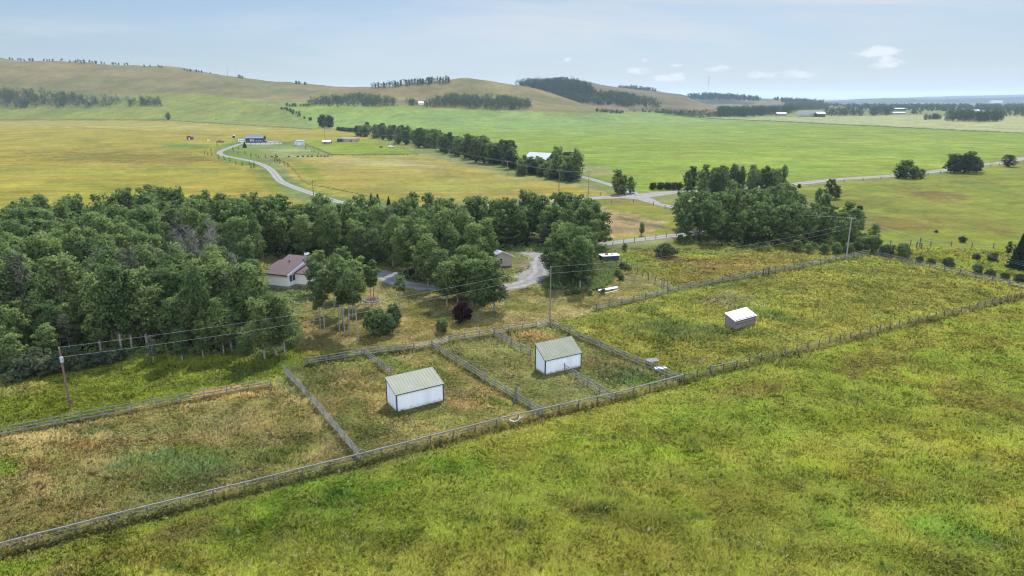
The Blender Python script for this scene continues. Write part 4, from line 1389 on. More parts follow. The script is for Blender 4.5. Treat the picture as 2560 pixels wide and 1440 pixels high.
for k in range(5):
    MB().box(p0.lerp(p1, (k + .5) / 5) + Vector((0, .45, 1.6)), (.25, .1, 2.9)).build('rib', M['navy'], cn)

# grain bins on the right
for k in range(8):
    x = 1998.2 + k * 5.35
    p = G(x, 292)
    s = thing('grain_bin', ['white grain bin first from the left in the row of eight', 'white grain bin second in the row of eight', 'white grain bin third in the row of eight', 'white grain bin fourth in the row of eight',
                            'white grain bin fifth in the row of eight', 'white grain bin sixth in the row of eight', 'white grain bin seventh in the row of eight', 'white grain bin eighth, next to the dark gabled shed'][k], 'grain bin', p, 'row of white grain bins')
    MB().lathe(p, [(2.32, 0), (2.32, 9.6), (2.34, 9.62)], 20).build('body', M['white_paint'], s, True)
    rf_ = MB().lathe(p + Z * 9.62, [(2.35, 0), (.5, 1.7), (.5, 1.95), (.1, 2.05)], 20).build('roof', M['steel'], s, True)
gable('shed', 'dark gabled shed with white roof beside the row of grain bins', 'shed', [(2042, 292.5), (2063, 292.5)], 7.0, 3.5, M['charcoal'], M['white_roof'], 14, along=True, door=[(.6, 4.5, 5)], doorm=M['navy'])
gable('shed', 'low white building left of the grain bins', 'shed', [(1942, 289), (1966, 289)], 5.0, 2.2, M['shed_wood'], M['grey_metal'], 12, windows=3)
gable('barn', 'very long low dark barn with pale roof among the far right woods', 'barn', [(2238, 276.5), (2266, 276.5)], 6, 2.2, M['charcoal'], M['grey_metal'], 22, windows=4)
gable('shed', 'low long far shed right of the pale-field tree row', 'shed', [(2232, 285.4), (2264, 285.4)], 3.0, 1.2, M['shed_wood'], M['light_blue'], 12, windows=3)
gable('house', 'pale roofed house peeking between two dense far groves', 'house', [(2434, 286), (2449, 286)], 8.0, 4.0, M['beige'], M['light_blue'], 12, windows=2)
fe = on_hill('E', 2494, 257.5)
fh = thing('barn', 'white barns shining on the hazy blue hillside', 'barn', fe)
MB().box(fe + Vector((0, 0, 10)), (95, 30, 20)).build('wall', M['white_paint'], fh)
MB().box(fe + Vector((0, 0, 21.5)), (99, 34, 3)).build('roof', M['white_roof'], fh)
fm = on_hill('A', 1054, 263)
fmh = thing('barn', 'small shed with glaring white roof between the hill woods', 'barn', fm)
MB().box(fm + Vector((0, 0, 1.6)), (9.5, 7, 3.6), .2).build('wall', M['white_paint'], fmh)
mbx = MB()
c_, s_ = math.cos(.2), math.sin(.2)
rr = lambda x, y, z: fm + Vector((x * c_ - y * s_, x * s_ + y * c_, z))
mbx.hexa([rr(-5.2, -4, 3.42), rr(5.2, -4, 3.42), rr(5.2, 4, 6.2), rr(-5.2, 4, 6.2)], [rr(-5.2, -4, 3.7), rr(5.2, -4, 3.7), rr(5.2, 4, 6.5), rr(-5.2, 4, 6.5)])
mbx.build('roof', M['white_roof'], fmh)


# ---------------------------------------------------------------- vehicles
def far_vehicle(name, label, cat, px, py, L, Wd, bodym, kind, rz=0.0):
    p = G(px, py)
    r = thing(name, label, cat, p)
    m = Matrix.Rotation(rz, 3, 'Z')
    q = lambda x, y, z: p + m @ Vector((x, y, z))
    h = L / 2
    bd = MB()
    if kind == 'rv':
        bd.hexa([q(-h, -Wd / 2, .5), q(h * .72, -Wd / 2, .5), q(h * .72, Wd / 2, .5), q(-h, Wd / 2, .5)], [q(-h, -Wd / 2, 3.1), q(h * .9, -Wd / 2, 3.1), q(h * .9, Wd / 2, 3.1), q(-h, Wd / 2, 3.1)])
        bd.hexa([q(h * .72, -Wd * .45, .5), q(h, -Wd * .45, .5), q(h, Wd * .45, .5), q(h * .72, Wd * .45, .5)], [q(h * .72, -Wd * .45, 1.7), q(h, -Wd * .45, 1.3), q(h, Wd * .45, 1.3), q(h * .72, Wd * .45, 1.7)])
        bo = bd.build('body', bodym, r)
        for t in (-.6, -.1, .4):
            MB().box(q(h * t, -Wd / 2 - .02, 2.1), (1.1, .05, .7), rz).build('window', M['glass'], r)
    else:
        prof = [(-1, .45), (-1, 1.0), (-.72, 1.08), (-.5, 1.62), (.2, 1.66), (.48, 1.1), (.96, .92), (1, .5)]
        i = 0
        for s in (-1, 1):
            bd.v += [tuple(q(h * x, s * Wd / 2 * (1 if z < 1.2 else .84), z)) for x, z in prof]
        n = len(prof)
        bd.f += [tuple(reversed(range(n))), tuple(range(n, 2 * n))]
        for k in range(n):
            k2 = (k + 1) % n
            bd.f.append((k, k2, n + k2, n + k))
        bd.build('body', bodym, r)
        for s in (-1, 1):
            MB().box(q(-h * .14, s * Wd / 2 * .93, 1.36), (L * .3, .06, .38), rz).build('window', M['glass'], r)
    for t in (-.62, .6):
        for s in (-1, 1):
            MB().tube([q(h * t, s * (Wd / 2 - .2), .36), q(h * t, s * (Wd / 2 + .03), .36)], .36, 12).build('wheel', M['tyre'], r)
    return r


far_vehicle('motorhome', 'white motorhome parked left of the dark porch cabin', 'motorhome', 605.5, 356, 6.2, 2.4, M['white_paint'], 'rv', .25)
far_vehicle('parked_car', 'dark car with shiny bonnet parked in front of the porch cabin', 'car', 662, 355.5, 5.0, 2.0, M['navy'], 'car', -.3)
far_vehicle('parked_truck', 'dark vehicle with white cab stopped at the far left field fence', 'truck', 56, 301.5, 9.5, 3.2, M['charcoal'], 'car', .1)
far_vehicle('parked_car', 'white old car left in the bright green far paddock', 'car', 977, 369, 4.6, 1.9, M['white_paint'], 'car', .2)


def blob_thing(name, label, cat, pos, size, mat, n=7, seed=1, part_='heap'):
    r = thing(name, label, cat, pos)
    rnd = random.Random(seed)
    bm = bmesh.new()
    bmesh.ops.create_icosphere(bm, subdivisions=3, radius=1)
    for v_ in bm.verts:
        k = 1 + .35 * (rnd.random() - .5)
        v_.co = Vector((v_.co.x * size[0] * k, v_.co.y * size[1] * k, max(-.05, v_.co.z * size[2] * k)))
    me = bpy.data.meshes.new(part_)
    bm.to_mesh(me)
    bm.free()
    me.materials.append(mat)
    o = bpy.data.objects.new(part_, me)
    COL.objects.link(o)
    o.parent = r
    return r


blob_thing('dirt_heap', 'rust brown heap beside the pale driveway top', 'heap', G(551, 356), (3.4, 2.0, 2.0), M['rust'], seed=3)
blob_thing('hay_bale', 'brown round bale lying in the bright far paddock', 'bale', G(953, 369), (1.6, 1.3, 1.4), M['rust'], seed=4, part_='straw')
MBt = thing('water_tank', 'small white box tank in the weedy strip right of the red shed', 'tank', G(521.5, 353))
MB().box(G(521.5, 353) + Z * .8, (1.5, 1.2, 1.6)).build('tank', M['white_paint'], MBt)
MB().lathe(G(521.5, 353) + Z * 1.6, [(.3, 0), (.3, .15), (.05, .2)], 8).build('lid', M['dark'], MBt)

# dark grazing animal on the far green slope
ap = on_hill('A', 538, 299.5)
an = MB()
bm = bmesh.new()
lay = bm.verts.layers.skin.verify()
vs = [(-1.1, 0, 1.25), (-.5, 0, 1.3), (.2, 0, 1.3), (.8, 0, 1.35), (1.2, 0, 1.6), (1.55, 0, 1.3), (1.8, 0, 1.0)]
bv = [bm.verts.new(v_) for v_ in vs]
for i in range(len(bv) - 1):
    bm.edges.new((bv[i], bv[i + 1]))
legs = []
for bi, sgn, xo in ((0, 1, -.05), (0, -1, -.05), (3, 1, .05), (3, -1, .05)):
    k1 = bm.verts.new((vs[bi][0] + xo, sgn * .28, .75))
    k2 = bm.verts.new((vs[bi][0] + xo * 2, sgn * .28, .05))
    bm.edges.new((bv[bi], k1))
    bm.edges.new((k1, k2))
    legs += [(k1, .15), (k2, .08)]
tl = bm.verts.new((-1.4, 0, .7))
bm.edges.new((bv[0], tl))
for v_, r_ in zip(bv, (.42, .46, .46, .42, .24, .2, .12)):
    v_[lay].radius = (r_, r_)
for v_, r_ in legs:
    v_[lay].radius = (r_, r_)
tl[lay].radius = (.06, .06)
bv[1][lay].use_root = True
me = bpy.data.meshes.new('horse')
bm.to_mesh(me)
bm.free()
me.materials.append(M['animal'])
ho = bpy.data.objects.new('horse', me)
COL.objects.link(ho)
ho.location = ap
ho.rotation_euler = (0, 0, .3)
ho.modifiers.new('skin', 'SKIN')
sb = ho.modifiers.new('sub', 'SUBSURF')
sb.levels = sb.render_levels = 1
tag(ho, 'dark horse grazing alone on the far green slope', 'horse')


# ---------------------------------------------------------------- fences
def fence(label, line, h, rails, spacing, post=.13, mat=None, railw=.05, railh=.105, wires=(), pmat=None, name='rail_fence', group='paddock fences', over=.12, wob=.035, cat='fence'):
    pts = [G(*p) for p in line]
    r = thing(name, label, cat, pts[0], group)
    seg = [(pts[i + 1] - pts[i]).length for i in range(len(pts) - 1)]
    tot = sum(seg)
    n = max(1, round(tot / spacing))

    def at(s):
        for i, l_ in enumerate(seg):
            if s <= l_ or i == len(seg) - 1:
                return pts[i].lerp(pts[i + 1], min(1, s / l_))
            s -= l_
    P = [at(tot * k / n) for k in range(n + 1)]
    rnd = random.Random(len(label) + int(pts[0].x * 10))
    me = None
    for k, p in enumerate(P):
        if me is None:
            m = MB()
            ph = h + over
            m.hexa([Vector((x, y, -.1)) for x, y in ((-post / 2, -post / 2), (post / 2, -post / 2), (post / 2, post / 2), (-post / 2, post / 2))],
                   [Vector((x, y, ph)) for x, y in ((-post / 2, -post / 2), (post / 2, -post / 2), (post / 2, post / 2), (-post / 2, post / 2))])
            me = m.mesh('post', pmat or mat)
        o_ = bpy.data.objects.new('post', me)
        COL.objects.link(o_)
        o_.parent = r
        d = (P[min(k + 1, n)] - P[max(k - 1, 0)])
        o_.location = p - pts[0]
        o_.rotation_euler = (rnd.uniform(-.05, .05), rnd.uniform(-.05, .05), math.atan2(d.y, d.x) + rnd.uniform(-.1, .1))
        o_.scale = (1, 1, rnd.uniform(.93, 1.05))
    off = post / 2 + railw / 2 + .006
    for z in rails:
        line_ = []
        for k, p in enumerate(P):
            d = (P[min(k + 1, n)] - P[max(k - 1, 0)]).normalized()
            sd_ = Vector((d.y, -d.x, 0))
            if sd_.y > 0:
                sd_ = -sd_
            line_.append(p + sd_ * off + Z * (z + rnd.uniform(-wob, wob)))
        MB().sweep(line_, railw, railh).build('rail', mat, r)
    for z in wires:
        MB().tube([p + Z * (z + rnd.uniform(-.02, .02)) for p in P], .008, 4).build('wire', M['wire'], r)
    return r


ow = M['old_wood']
fence('long single-rail grey fence along the near edge of the paddocks', [(-330, 1474), (0, 1387), (300, 1308), (600, 1233), (903, 1157), (1210, 1076), (1356, 1041), (1530, 1003), (1703, 956)], 1.22, (1.2,), 3.05, .12, ow, .12, .13, wires=(.4, .8), over=0.0, pmat=M['dark_wood'])
fence('grey three-rail fence above the leftmost paddock, ending at a gap', [(-330, 1166), (0, 1091), (200, 1053), (400, 1015), (600, 980), (677, 966)], 1.25, (1.22, .78, .36), 3.0, .13, ow, .05, .105)
fence('short grey rail fence left of the weedy pen, before the gate gap', [(712, 934), (740, 962), (766, 991)], 1.3, (1.27, .92, .58, .25), 2.6, .13, ow)
fence('grey four-rail fence between the leftmost paddock and the weedy pen', [(778, 1003), (830, 1065), (903, 1153)], 1.3, (1.27, .92, .58, .25), 2.7, .13, ow)
fence('grey rail fence behind the weedy pen, left of the wire gate', [(770, 913), (850, 900), (912, 889), (1035, 875)], 1.25, (1.22, .8, .4), 2.9, .13, ow)
fence('grey rail fence behind the green pen along the lawn edge', [(1123, 857), (1235, 839), (1340, 820)], 1.25, (1.22, .8, .4), 2.9, .13, ow)
fence('short grey rail fence running into the back of the nearer white shed', [(912, 889), (945, 913), (978, 938)], 1.25, (1.22, .8, .4), 2.7, .13, ow)
fence('grey three-rail fence dividing the two pens, with an old plank on it', [(1080, 870), (1150, 914), (1250, 978), (1356, 1041)], 1.25, (1.22, .8, .4), 2.9, .13, ow)
fence('grey rail fence from the lawn to the farther white shed', [(1235, 839), (1280, 864), (1325, 891)], 1.25, (1.22, .8, .4), 2.7, .13, ow)
fence('grey rail fence running forward from the front of the farther white shed', [(1412, 930), (1470, 965), (1530, 1003)], 1.25, (1.22, .8, .4), 2.7, .13, ow)
fence('grey three-rail fence from the lawn pole down the right side of the pens', [(1376, 813), (1480, 862), (1600, 914), (1703, 956)], 1.25, (1.22, .8, .4), 2.9, .13, ow)
fence('long weathered rail fence from the lawn up to the tall crossarm pole', [(1491, 777), (1600, 751), (1700, 726), (1800, 706), (1900, 689), (2000, 670), (2100, 649), (2174, 636)], 1.25, (1.2, .78, .36), 3.4, .14, ow, pmat=M['dark_wood'], wob=.05)
fence('weathered rail fence along the far right side of the open paddock', [(2190, 641), (2280, 661), (2400, 686), (2560, 721), (2760, 766)], 1.25, (1.2, .78, .36), 3.6, .15, ow, pmat=M['dark_wood'], wob=.05)
fence('wire fence with dark posts along the near side of the open paddock', [(1710, 953), (1777, 933), (1836, 920), (2000, 879), (2200, 829), (2300, 806), (2450, 770), (2560, 742), (2800, 684)], 1.2, (), 2.7, .13, M['dark_wood'], wires=(.35, .7, 1.1))
fence('single grey rail bolted between posts in the wire fence line', [(1777, 934.5), (1806, 927.8), (1836, 921.3)], 1.25, (1.2,), 3.2, .14, ow, .1, .12)
fence('wire fence with thin dark posts at the back of the lawn', [(1540, 652), (1562, 665), (1592, 682), (1625, 702), (1645, 713), (1672, 728)], 1.6, (), 3.3, .12, M['dark_wood'], wires=(.5, 1.0, 1.4))
fence('wire fence with short posts along the side road below the grove', [(1532, 612), (1600, 602), (1690, 590), (1740, 583)], 1.2, (), 4.0, .13, M['dark_wood'], wires=(.5, 1.0))
fence('far wire fence with dark posts across the right pasture', [(2226, 612), (2330, 615), (2420, 618), (2510, 622), (2700, 629)], 1.3, (), 5.5, .2, M['dark_wood'], wires=(.5, 1.0))
fence('post fence beside the road below the middle field', [(1060, 519), (1200, 511), (1310, 503), (1400, 496), (1500, 489), (1545, 486)], 1.3, (), 9, .2, M['dark_wood'], wires=(1.0,))
fence('short roadside post fence in the grassy triangle', [(1420, 514), (1500, 509), (1580, 506), (1640, 514), (1690, 532)], 1.3, (), 10, .2, M['dark_wood'], wires=(1.0,))
fence('thin post fence round the front of the bright far paddock', [(745, 356), (790, 374), (832, 391), (900, 390.5), (980, 389.5), (1045, 389)], 1.5, (), 7.5, .22, M['dark_wood'], wires=(.6, 1.2))
fence('thin post fence behind the bright far paddock along the windbreak', [(1045, 389), (1022, 378), (990, 366), (960, 360), (905, 352)], 1.5, (), 9, .22, M['dark_wood'], wires=(.6, 1.2))
fence('log fence with leaning dark posts in front of the porch cabin', [(616, 362), (640, 362), (668, 361), (700, 361), (735, 360)], 1.8, (1.7,), 4.2, .25, M['dark_wood'], .15, .2)
fence('row of thin posts along the far right road', [(2110, 456), (2200, 449), (2330, 437), (2450, 420), (2560, 404)], 1.3, (), 14, .22, M['dark_wood'], wires=(1.0,))


def gate(label, line, h, name='gate', bars=5, mat=None):
    a, b = G(*line[0]), G(*line[1])
    r = thing(name, label, 'gate', a, 'wire gates between the pens')
    mat = mat or M['steel']
    for e in (a, b, a.lerp(b, .5)):
        MB().tube([e + Z * .15, e + Z * h], .028, 6).build('upright', mat, r)
    for k in range(bars):
        z = .2 + (h - .22) * k / (bars - 1)
        MB().tube([a + Z * z, b + Z * z], .022, 5).build('bar', mat, r)


gate('thin wire gate left of the dividing fence, facing the lawn', [(1038, 875), (1078, 869)], 1.25)
gate('thin wire gate right of the dividing fence, facing the lawn', [(1083, 868.5), (1121, 858)], 1.25)
gate('thin wire gate between the lawn pole and the pen corner', [(1342, 820), (1373, 813)], 1.25)
gate('low wire gate at the left corner of the weedy pen', [(716, 932), (768, 914)], 1.1, mat=M['dark_wood'])
gf = thing('corral_gate', 'dark wooden gate frame at the end of the lawn wire fence', 'gate frame', G(1660, 722))
a, b = G(1659.5, 718.5), G(1667.5, 721)
for e in (a, b):
    MB().box(e + Z * .95, (.16, .16, 2.0)).build('post', M['dark_wood'], gf)
MB().beam(a + Z * 1.75, b + Z * 1.75, .1, .16).build('crossbar', ow, gf)
gf = thing('corral_gate', 'small dark gate frame in the long weathered fence', 'gate frame', G(1908, 691))
a, b = G(1907, 691), G(1921, 688)
for e in (a, b):
    MB().box(e + Z * .95, (.2, .2, 1.9)).build('post', M['dark'], gf)
MB().beam(a + Z * 1.8, b + Z * 1.5, .08, .1).build('crossbar', M['dark'], gf)
gf = thing('corral_remains', 'dark leftover gate posts standing in the right pasture', 'gate frame', G(2295, 619))
for x, y, h_ in ((2291, 620, 1.7), (2299, 617, 2.6), (2303, 622, 1.6)):
    MB().box(G(x, y) + Z * h_ / 2, (.25, .25, h_)).build('post', M['dark_wood'], gf)
MB().beam(G(2291, 620) + Z * 1.4, G(2303, 622) + Z * 1.4, .12, .14).build('crossbar', M['dark_wood'], gf)

# old plank leaning on the dividing fence
p = G(1286, 1004)
pk = MB().beam(p + Vector((-.1, -.25, .0)), p + Vector((.25, .35, 1.95)), .34, .09)
tag(pk.build('old_plank', M['dark_wood']), 'broad dark old plank leaning on the dividing pen fence', 'plank')
# grey slatted feeder outside the right pen fence
p = G(1632, 919)
fd = thing('hay_feeder', 'grey slatted wooden feeder leaning outside the right pen fence', 'feeder', p)
for k in range(6):
    MB().beam(p + Vector((-.85, .2 + k * .28, .9 - k * .02)), p + Vector((1.0, .35 + k * .28, .95 - k * .02)), .2, .04).build('slat', ow, fd)
for dx_, dy_ in ((-.7, .2), (.8, .35), (-.7, 1.6), (.8, 1.7)):
    MB().box(p + Vector((dx_, dy_, .44)), (.1, .1, .88)).build('leg', M['dark_wood'], fd)
p = G(1651, 926)
tr = thing('water_trough', 'pale low trough beside the slatted feeder', 'trough', p)
MB().hexa([p + Vector((x, y, .02)) for x, y in ((-.8, -.25), (.8, -.25), (.8, .25), (-.8, .25))], [p + Vector((x, y, .45)) for x, y in ((-.9, -.35), (.9, -.35), (.9, .35), (-.9, .35))]).build('basin', M['light_blue'], tr)
# bent white pipe hanging in the single rail fence
p = G(1290, 1058)
pts = [p + Vector((-.85, -.1, .62)), p + Vector((-.55, -.18, .42)), p + Vector((-.1, -.2, .36)), p + Vector((.25, -.18, .5)), p + Vector((.42, -.15, .78)), p + Vector((.5, -.1, 1.0))]
bp_ = thing('white_hose', 'bent white pipe caught in the single-rail fence', 'pipe', p)
MB().tube(catmull(pts, 5), .05, 6).build('hose', M['white_paint'], bp_)
MB().tube([p + Vector((.28, -.2, .75)), p + Vector((.8, -.12, .95))], .04, 6).build('branch', M['white_paint'], bp_)
# pale poles stacked on the lawn
p0, p1 = G(1497, 731), G(1544, 722)
d = (p1 - p0)
sd_ = Vector((d.y, -d.x, 0)).normalized()
lp = thing('pole_stack', 'stack of pale poles lying at the lawn edge under the trees', 'pole stack', p0)
for k in range(7):
    o1 = sd_ * (-.3 + .14 * (k % 5)) + Z * (.3 + .12 * (k // 5) + .02 * (k % 2))
    MB().tube([p0 + o1 + d * random.uniform(-.04, .04), p1 + o1 + d * random.uniform(-.05, .03)], .065, 7).build('pole', M['steel'] if k % 2 else M['light_blue'], lp)
for t_ in (.15, .85):
    MB().beam(p0 + d * t_ - sd_ * .4 + Z * .1, p0 + d * t_ + sd_ * .4 + Z * .1, .14, .22).build('bearer', M['dark_wood'], lp)
tag(MB().tube([G(1505, 736) + Z * .1, G(1546, 726) + Z * .1], .06, 7).build('pale_pole', M['light_blue']), 'single pale pole lying in front of the pole stack', 'pole')
# flower bed ring
p = G(930, 751)
fb = thing('flower_bed', 'round stone-edged bed with red flowers on the lawn', 'flower bed', p)
MB().lathe(p, [(1.5, -.02), (1.5, .16), (1.2, .24), (.1, .28)], 20).build('soil', M['soil'], fb)
for k in range(18):
    t_ = 2 * math.pi * k / 18
    bm = bmesh.new()
    bmesh.ops.create_icosphere(bm, subdivisions=2, radius=.27)
    for v_ in bm.verts:
        v_.co = Vector((v_.co.x * random.uniform(.85, 1.1), v_.co.y * random.uniform(.85, 1.1), v_.co.z * .75))
    me = bpy.data.meshes.new('stone')
    bm.to_mesh(me)
    bm.free()
    me.materials.append(M['stone'])
    o_ = bpy.data.objects.new('stone', me)
    COL.objects.link(o_)
    o_.parent = fb
    o_.location = (1.6 * math.cos(t_), 1.6 * math.sin(t_), .12)
fl = MB()
for k in range(240):
    x, y = random.gauss(0, .48), random.gauss(0, .35)
    z = .3 + random.random() * .35
    s = .09
    n_ = Vector((random.gauss(0, 1), random.gauss(0, 1), 1.2)).normalized()
    e1 = n_.orthogonal().normalized()
    e2 = n_.cross(e1)
    c0 = p + Vector((x, y, z))
    fl.quadpts(c0 + e1 * s, c0 + e2 * s, c0 - e1 * s, c0 - e2 * s)
tag(fl.build('flowers', M['flower'], fb), kind='stuff')


# ---------------------------------------------------------------- utility poles and wires
def pole(label, bx, by, ty, r0=.15, r1=.11, mat=None, arm=None, transformer=False, base=None, insul=True, group='utility poles', lean=0.0):
    b = base if base is not None else G(bx, by)
    if base is None:
        H = hgt(bx, by, ty)
    else:
        vv = (720 - ty) / F
        H = HC + (-SP + vv * CP) * b.y / (CP + vv * SP) - b.z
    r = thing('utility_pole', label, 'utility pole', b, group)
    top = b + Vector((lean, 0, H))
    MB().tube([b - Z * .2, b.lerp(top, .5), top], [r0, (r0 + r1) / 2, r1], 10).build('pole', mat or M['pole_wood'], r)
    if arm:
        az = math.atan2(arm[1], arm[0])
        dvec = Vector((math.cos(az), math.sin(az), 0)) * arm[2]
        MB().beam(top - Z * .35 - dvec, top - Z * .35 + dvec, .11, .13).build('crossarm', M['pole_wood'], r)
        for t_ in (-.92, -.45, .92):
            MB().lathe(top - Z * .29 + dvec * t_, [(.05, 0), (.08, .1), (.05, .2)], 7).build('insulator', M['steel'], r)
    elif insul:
        MB().lathe(top, [(.05, 0), (.07, .1), (.04, .22)], 7).build('insulator', M['steel'], r)
    if transformer:
        tc_ = b.lerp(top, .78) + Vector((.22, -.24, 0))
        tf = MB().lathe(tc_, [(.2, 0), (.22, .04), (.22, .72), (.18, .78)], 14).build('transformer', M['steel'], r)
        MB().lathe(tc_ + Z * .78, [(.04, 0), (.05, .2), (.03, .26)], 7).build('bushing', M['dark_wood'], tf)
        MB().box(b + Vector((.18, -.05, 1.0)), (.25, .2, .45)).build('meter_box', M['rust'], r)
    return r, top, b


pl1, t1, b1 = pole('leaning brown pole with a grey transformer above the leftmost paddock fence', 176, 1019, 871, .15, .11, M['pole_brown'], transformer=True)
pl2, t2, b2 = pole('slim grey pole at the corner of the pens and the lawn', 1375, 802, 668, .13, .1, M['pole_wood'])
pl3, t3, b3 = pole('tall grey pole with a crossarm behind the long weathered fence', 2115, 648, 543, .17, .13, M['pole_grey'], arm=(1, -.35, 1.0))
pl4, t4, b4 = pole('dark pole at the near end of the winding driveway', 784, 491, 451, .16, .12, M['pole_brown'], insul=False)
f1 = pole('crossarm pole in the middle field nearest the junction', 1471, 487, 426, .17, .13, arm=(1, -.2, 1.3))
f2 = pole('brown pole in the middle field second from the junction', 1397, 493, 424, .17, .13, M['pole_brown'], arm=(1, -.2, 1.1))
f3 = pole('pole standing before the right end of the windbreak', 1269.5, 442, 402, .17, .13, arm=(1, -.2, 1.3))
f4 = pole('pole standing before the middle of the windbreak', 1125, 400, 374, .18, .14, arm=(1, -.2, 1.3))
f5 = pole('pole at the far paddock corner by the windbreak', 985, 369, 338, .2, .15, arm=(1, -.2, 1.3))
f6 = pole('pole in front of the long tan building', 892, 359, 330, .2, .15, arm=(1, -.2, 1.3))
f7 = pole('tall pole behind the low white-roofed brown shed', 813, 350, 303, .22, .16, arm=(1, -.2, 1.5))
q1 = on_hill('A', 703, 288)
q2 = on_hill('A', 667, 271.5)
f8 = pole('pole on the green slope beyond the golden field', 0, 0, 269.5, .24, .17, base=q1)
f9 = pole('farthest slope pole near the dry hillside', 0, 0, 254, .26, .18, base=q2)
q3 = on_hill('A', 578, 189.5)
pole('mast with crosspiece on the left ridge', 0, 0, 172, .35, .3, base=q3, arm=(1, 0, 2.4), group='ridge masts')
q4 = on_hill('A', 597, 191.5)
pole('thin plain mast on the left ridge beside the round bush', 0, 0, 167, .35, .2, base=q4, mat=M['steel'], group='ridge masts')


def wire(label, a, b, sag, r=.012, group='overhead wires'):
    pts = []
    for k in range(25):
        t_ = k / 24
        pts.append(a.lerp(b, t_) - Z * sag * 4 * t_ * (1 - t_))
    return tag(MB().tube(pts, r, 4).build('overhead_wire', M['wire']), label, 'wire', group)


wire('upper overhead wire from the transformer pole to the lawn pole', t1 + Z * .15, t2 + Z * .1, 1.0)
wire('lower overhead wire from the transformer pole to the lawn pole', t1 - Z * 1.2 + Vector((.1, 0, 0)), t2 - Z * 1.15, 1.1)
wire('upper overhead wire from the lawn pole to the tall crossarm pole', t2 + Z * .1, t3 - Z * 1.6, 1.6)
wire('lower overhead wire from the lawn pole to the tall crossarm pole', t2 - Z * 1.15, t3 - Z * 2.7, 1.6)
for k, (oa, nm) in enumerate(((-1.05, 'first'), (0, 'middle'), (1.05, 'last'))):
    sx = Vector((1, -.35, 0)).normalized() * oa
    wire(nm + ' of three wires from the crossarm pole down to the right', t3 + sx - Z * .1, PY(2760, 694 + k * 9, 133) + sx * .6, .8, .009, 'wires down to the right edge')
    wire(nm + ' of three wires from the crossarm pole back into the grove', t3 + sx - Z * .1, PY(1720, 505 - k * 2, 262) + sx, 1.0, .009, 'wires back into the grove')
ch_ = [f1, f2, f3, f4, f5, f6, f7]
nm = ['between the two junction poles', 'over the middle field', 'along the right part of the windbreak', 'along the middle of the windbreak', 'past the far paddock', 'above the tan building']
for i in range(6):
    for s, hl_ in ((-1, 'near'), (1, 'far')):
        off = Vector((1, -.2, 0)).normalized() * s * 1.1
        wire(hl_ + ' overhead wire ' + nm[i], ch_[i][1] + off - Z * .2, ch_[i + 1][1] + off - Z * .2, .6, .016, 'field line wires')


# ---------------------------------------------------------------- masts on the hills
def lattice(label, base, ty, wd):
    vv = (720 - ty) / F
    H = HC + (-SP + vv * CP) * base.y / (CP + vv * SP) - base.z
    r = thing('radio_mast', label, 'radio mast', base)
    for k in range(3):
        t_ = 2 * math.pi * k / 3
        o_ = Vector((math.cos(t_), math.sin(t_), 0)) * wd
        MB().tube([base + o_, base + o_ + Z * H], .16 * wd, 5).build('leg', M['wire'], r)
    n = 14
    pts = []
    for k in range(n * 3 + 1):
        t_ = 2 * math.pi * k / 3
        pts.append(base + Vector((math.cos(t_), math.sin(t_), 0)) * wd + Z * H * k / (n * 3))
    MB().tube(pts, .11 * wd, 4).build('bracing', M['wire'], r)
    for z_ in (.99, .86, .7):
        MB().lathe(base + Z * (H * z_ - 1.5), [(wd * 1.5, 0), (wd * 1.5, 3)], 8).build('antenna', M['charcoal'], r)


lattice('tall lattice radio mast on the low far hill', on_hill('D', 1769, 237.5), 194, 1.5)
lattice('smaller distant lattice mast right of the far hills', on_hill('D', 2038, 256.5), 246, 1.6)

# ---------------------------------------------------------------- trees
def leaf_cloud(rng, centers, radii, n_each, size, up=.35, squash=.8, jitter=.35, normals=None):
    """small leaf faces spread over the outer part of many little clumps"""
    C = np.repeat(np.asarray(centers), n_each, 0)
    Rr = np.repeat(np.asarray(radii), n_each)
    n = len(C)
    d = rng.normal(size=(n, 3))
    d /= np.linalg.norm(d, axis=1)[:, None]
    d[:, 2] += up * rng.random(n)
    d /= np.linalg.norm(d, axis=1)[:, None]
    rad = Rr * (rng.random(n) ** .45) * (1 + jitter * (rng.random(n) - .3))
    P = C + d * rad[:, None] * np.array([1, 1, squash])
    N = d * .7 + rng.normal(size=(n, 3)) * .55 + np.array([0, 0, .35])
    N /= np.linalg.norm(N, axis=1)[:, None]
    A = np.cross(N, rng.normal(size=(n, 3)))
    A /= np.linalg.norm(A, axis=1)[:, None] + 1e-9
    Bv = np.cross(N, A)
    s = size * (.6 + .8 * rng.random(n))[:, None]
    V = np.empty((n, 4, 3))
    V[:, 0] = P + A * s * .62
    V[:, 1] = P + Bv * s * .42
    V[:, 2] = P - A * s * .62
    V[:, 3] = P - Bv * s * .42
    if normals is not None:
        ax = np.asarray(normals, float)
        out = P - ax
        out[:, 2] *= .7
        out /= np.linalg.norm(out, axis=1)[:, None] + 1e-6
        Q = d * .75 + out * .55 + rng.normal(size=(n, 3)) * .42 + np.array([0, 0, .18])
        Q /= np.linalg.norm(Q, axis=1)[:, None]
        V = V.reshape(-1, 3)
        return V, face_way(V, np.arange(n * 4).reshape(n, 4), Q), np.repeat(Q, 4, 0)
    return V.reshape(-1, 3), np.arange(n * 4).reshape(n, 4)


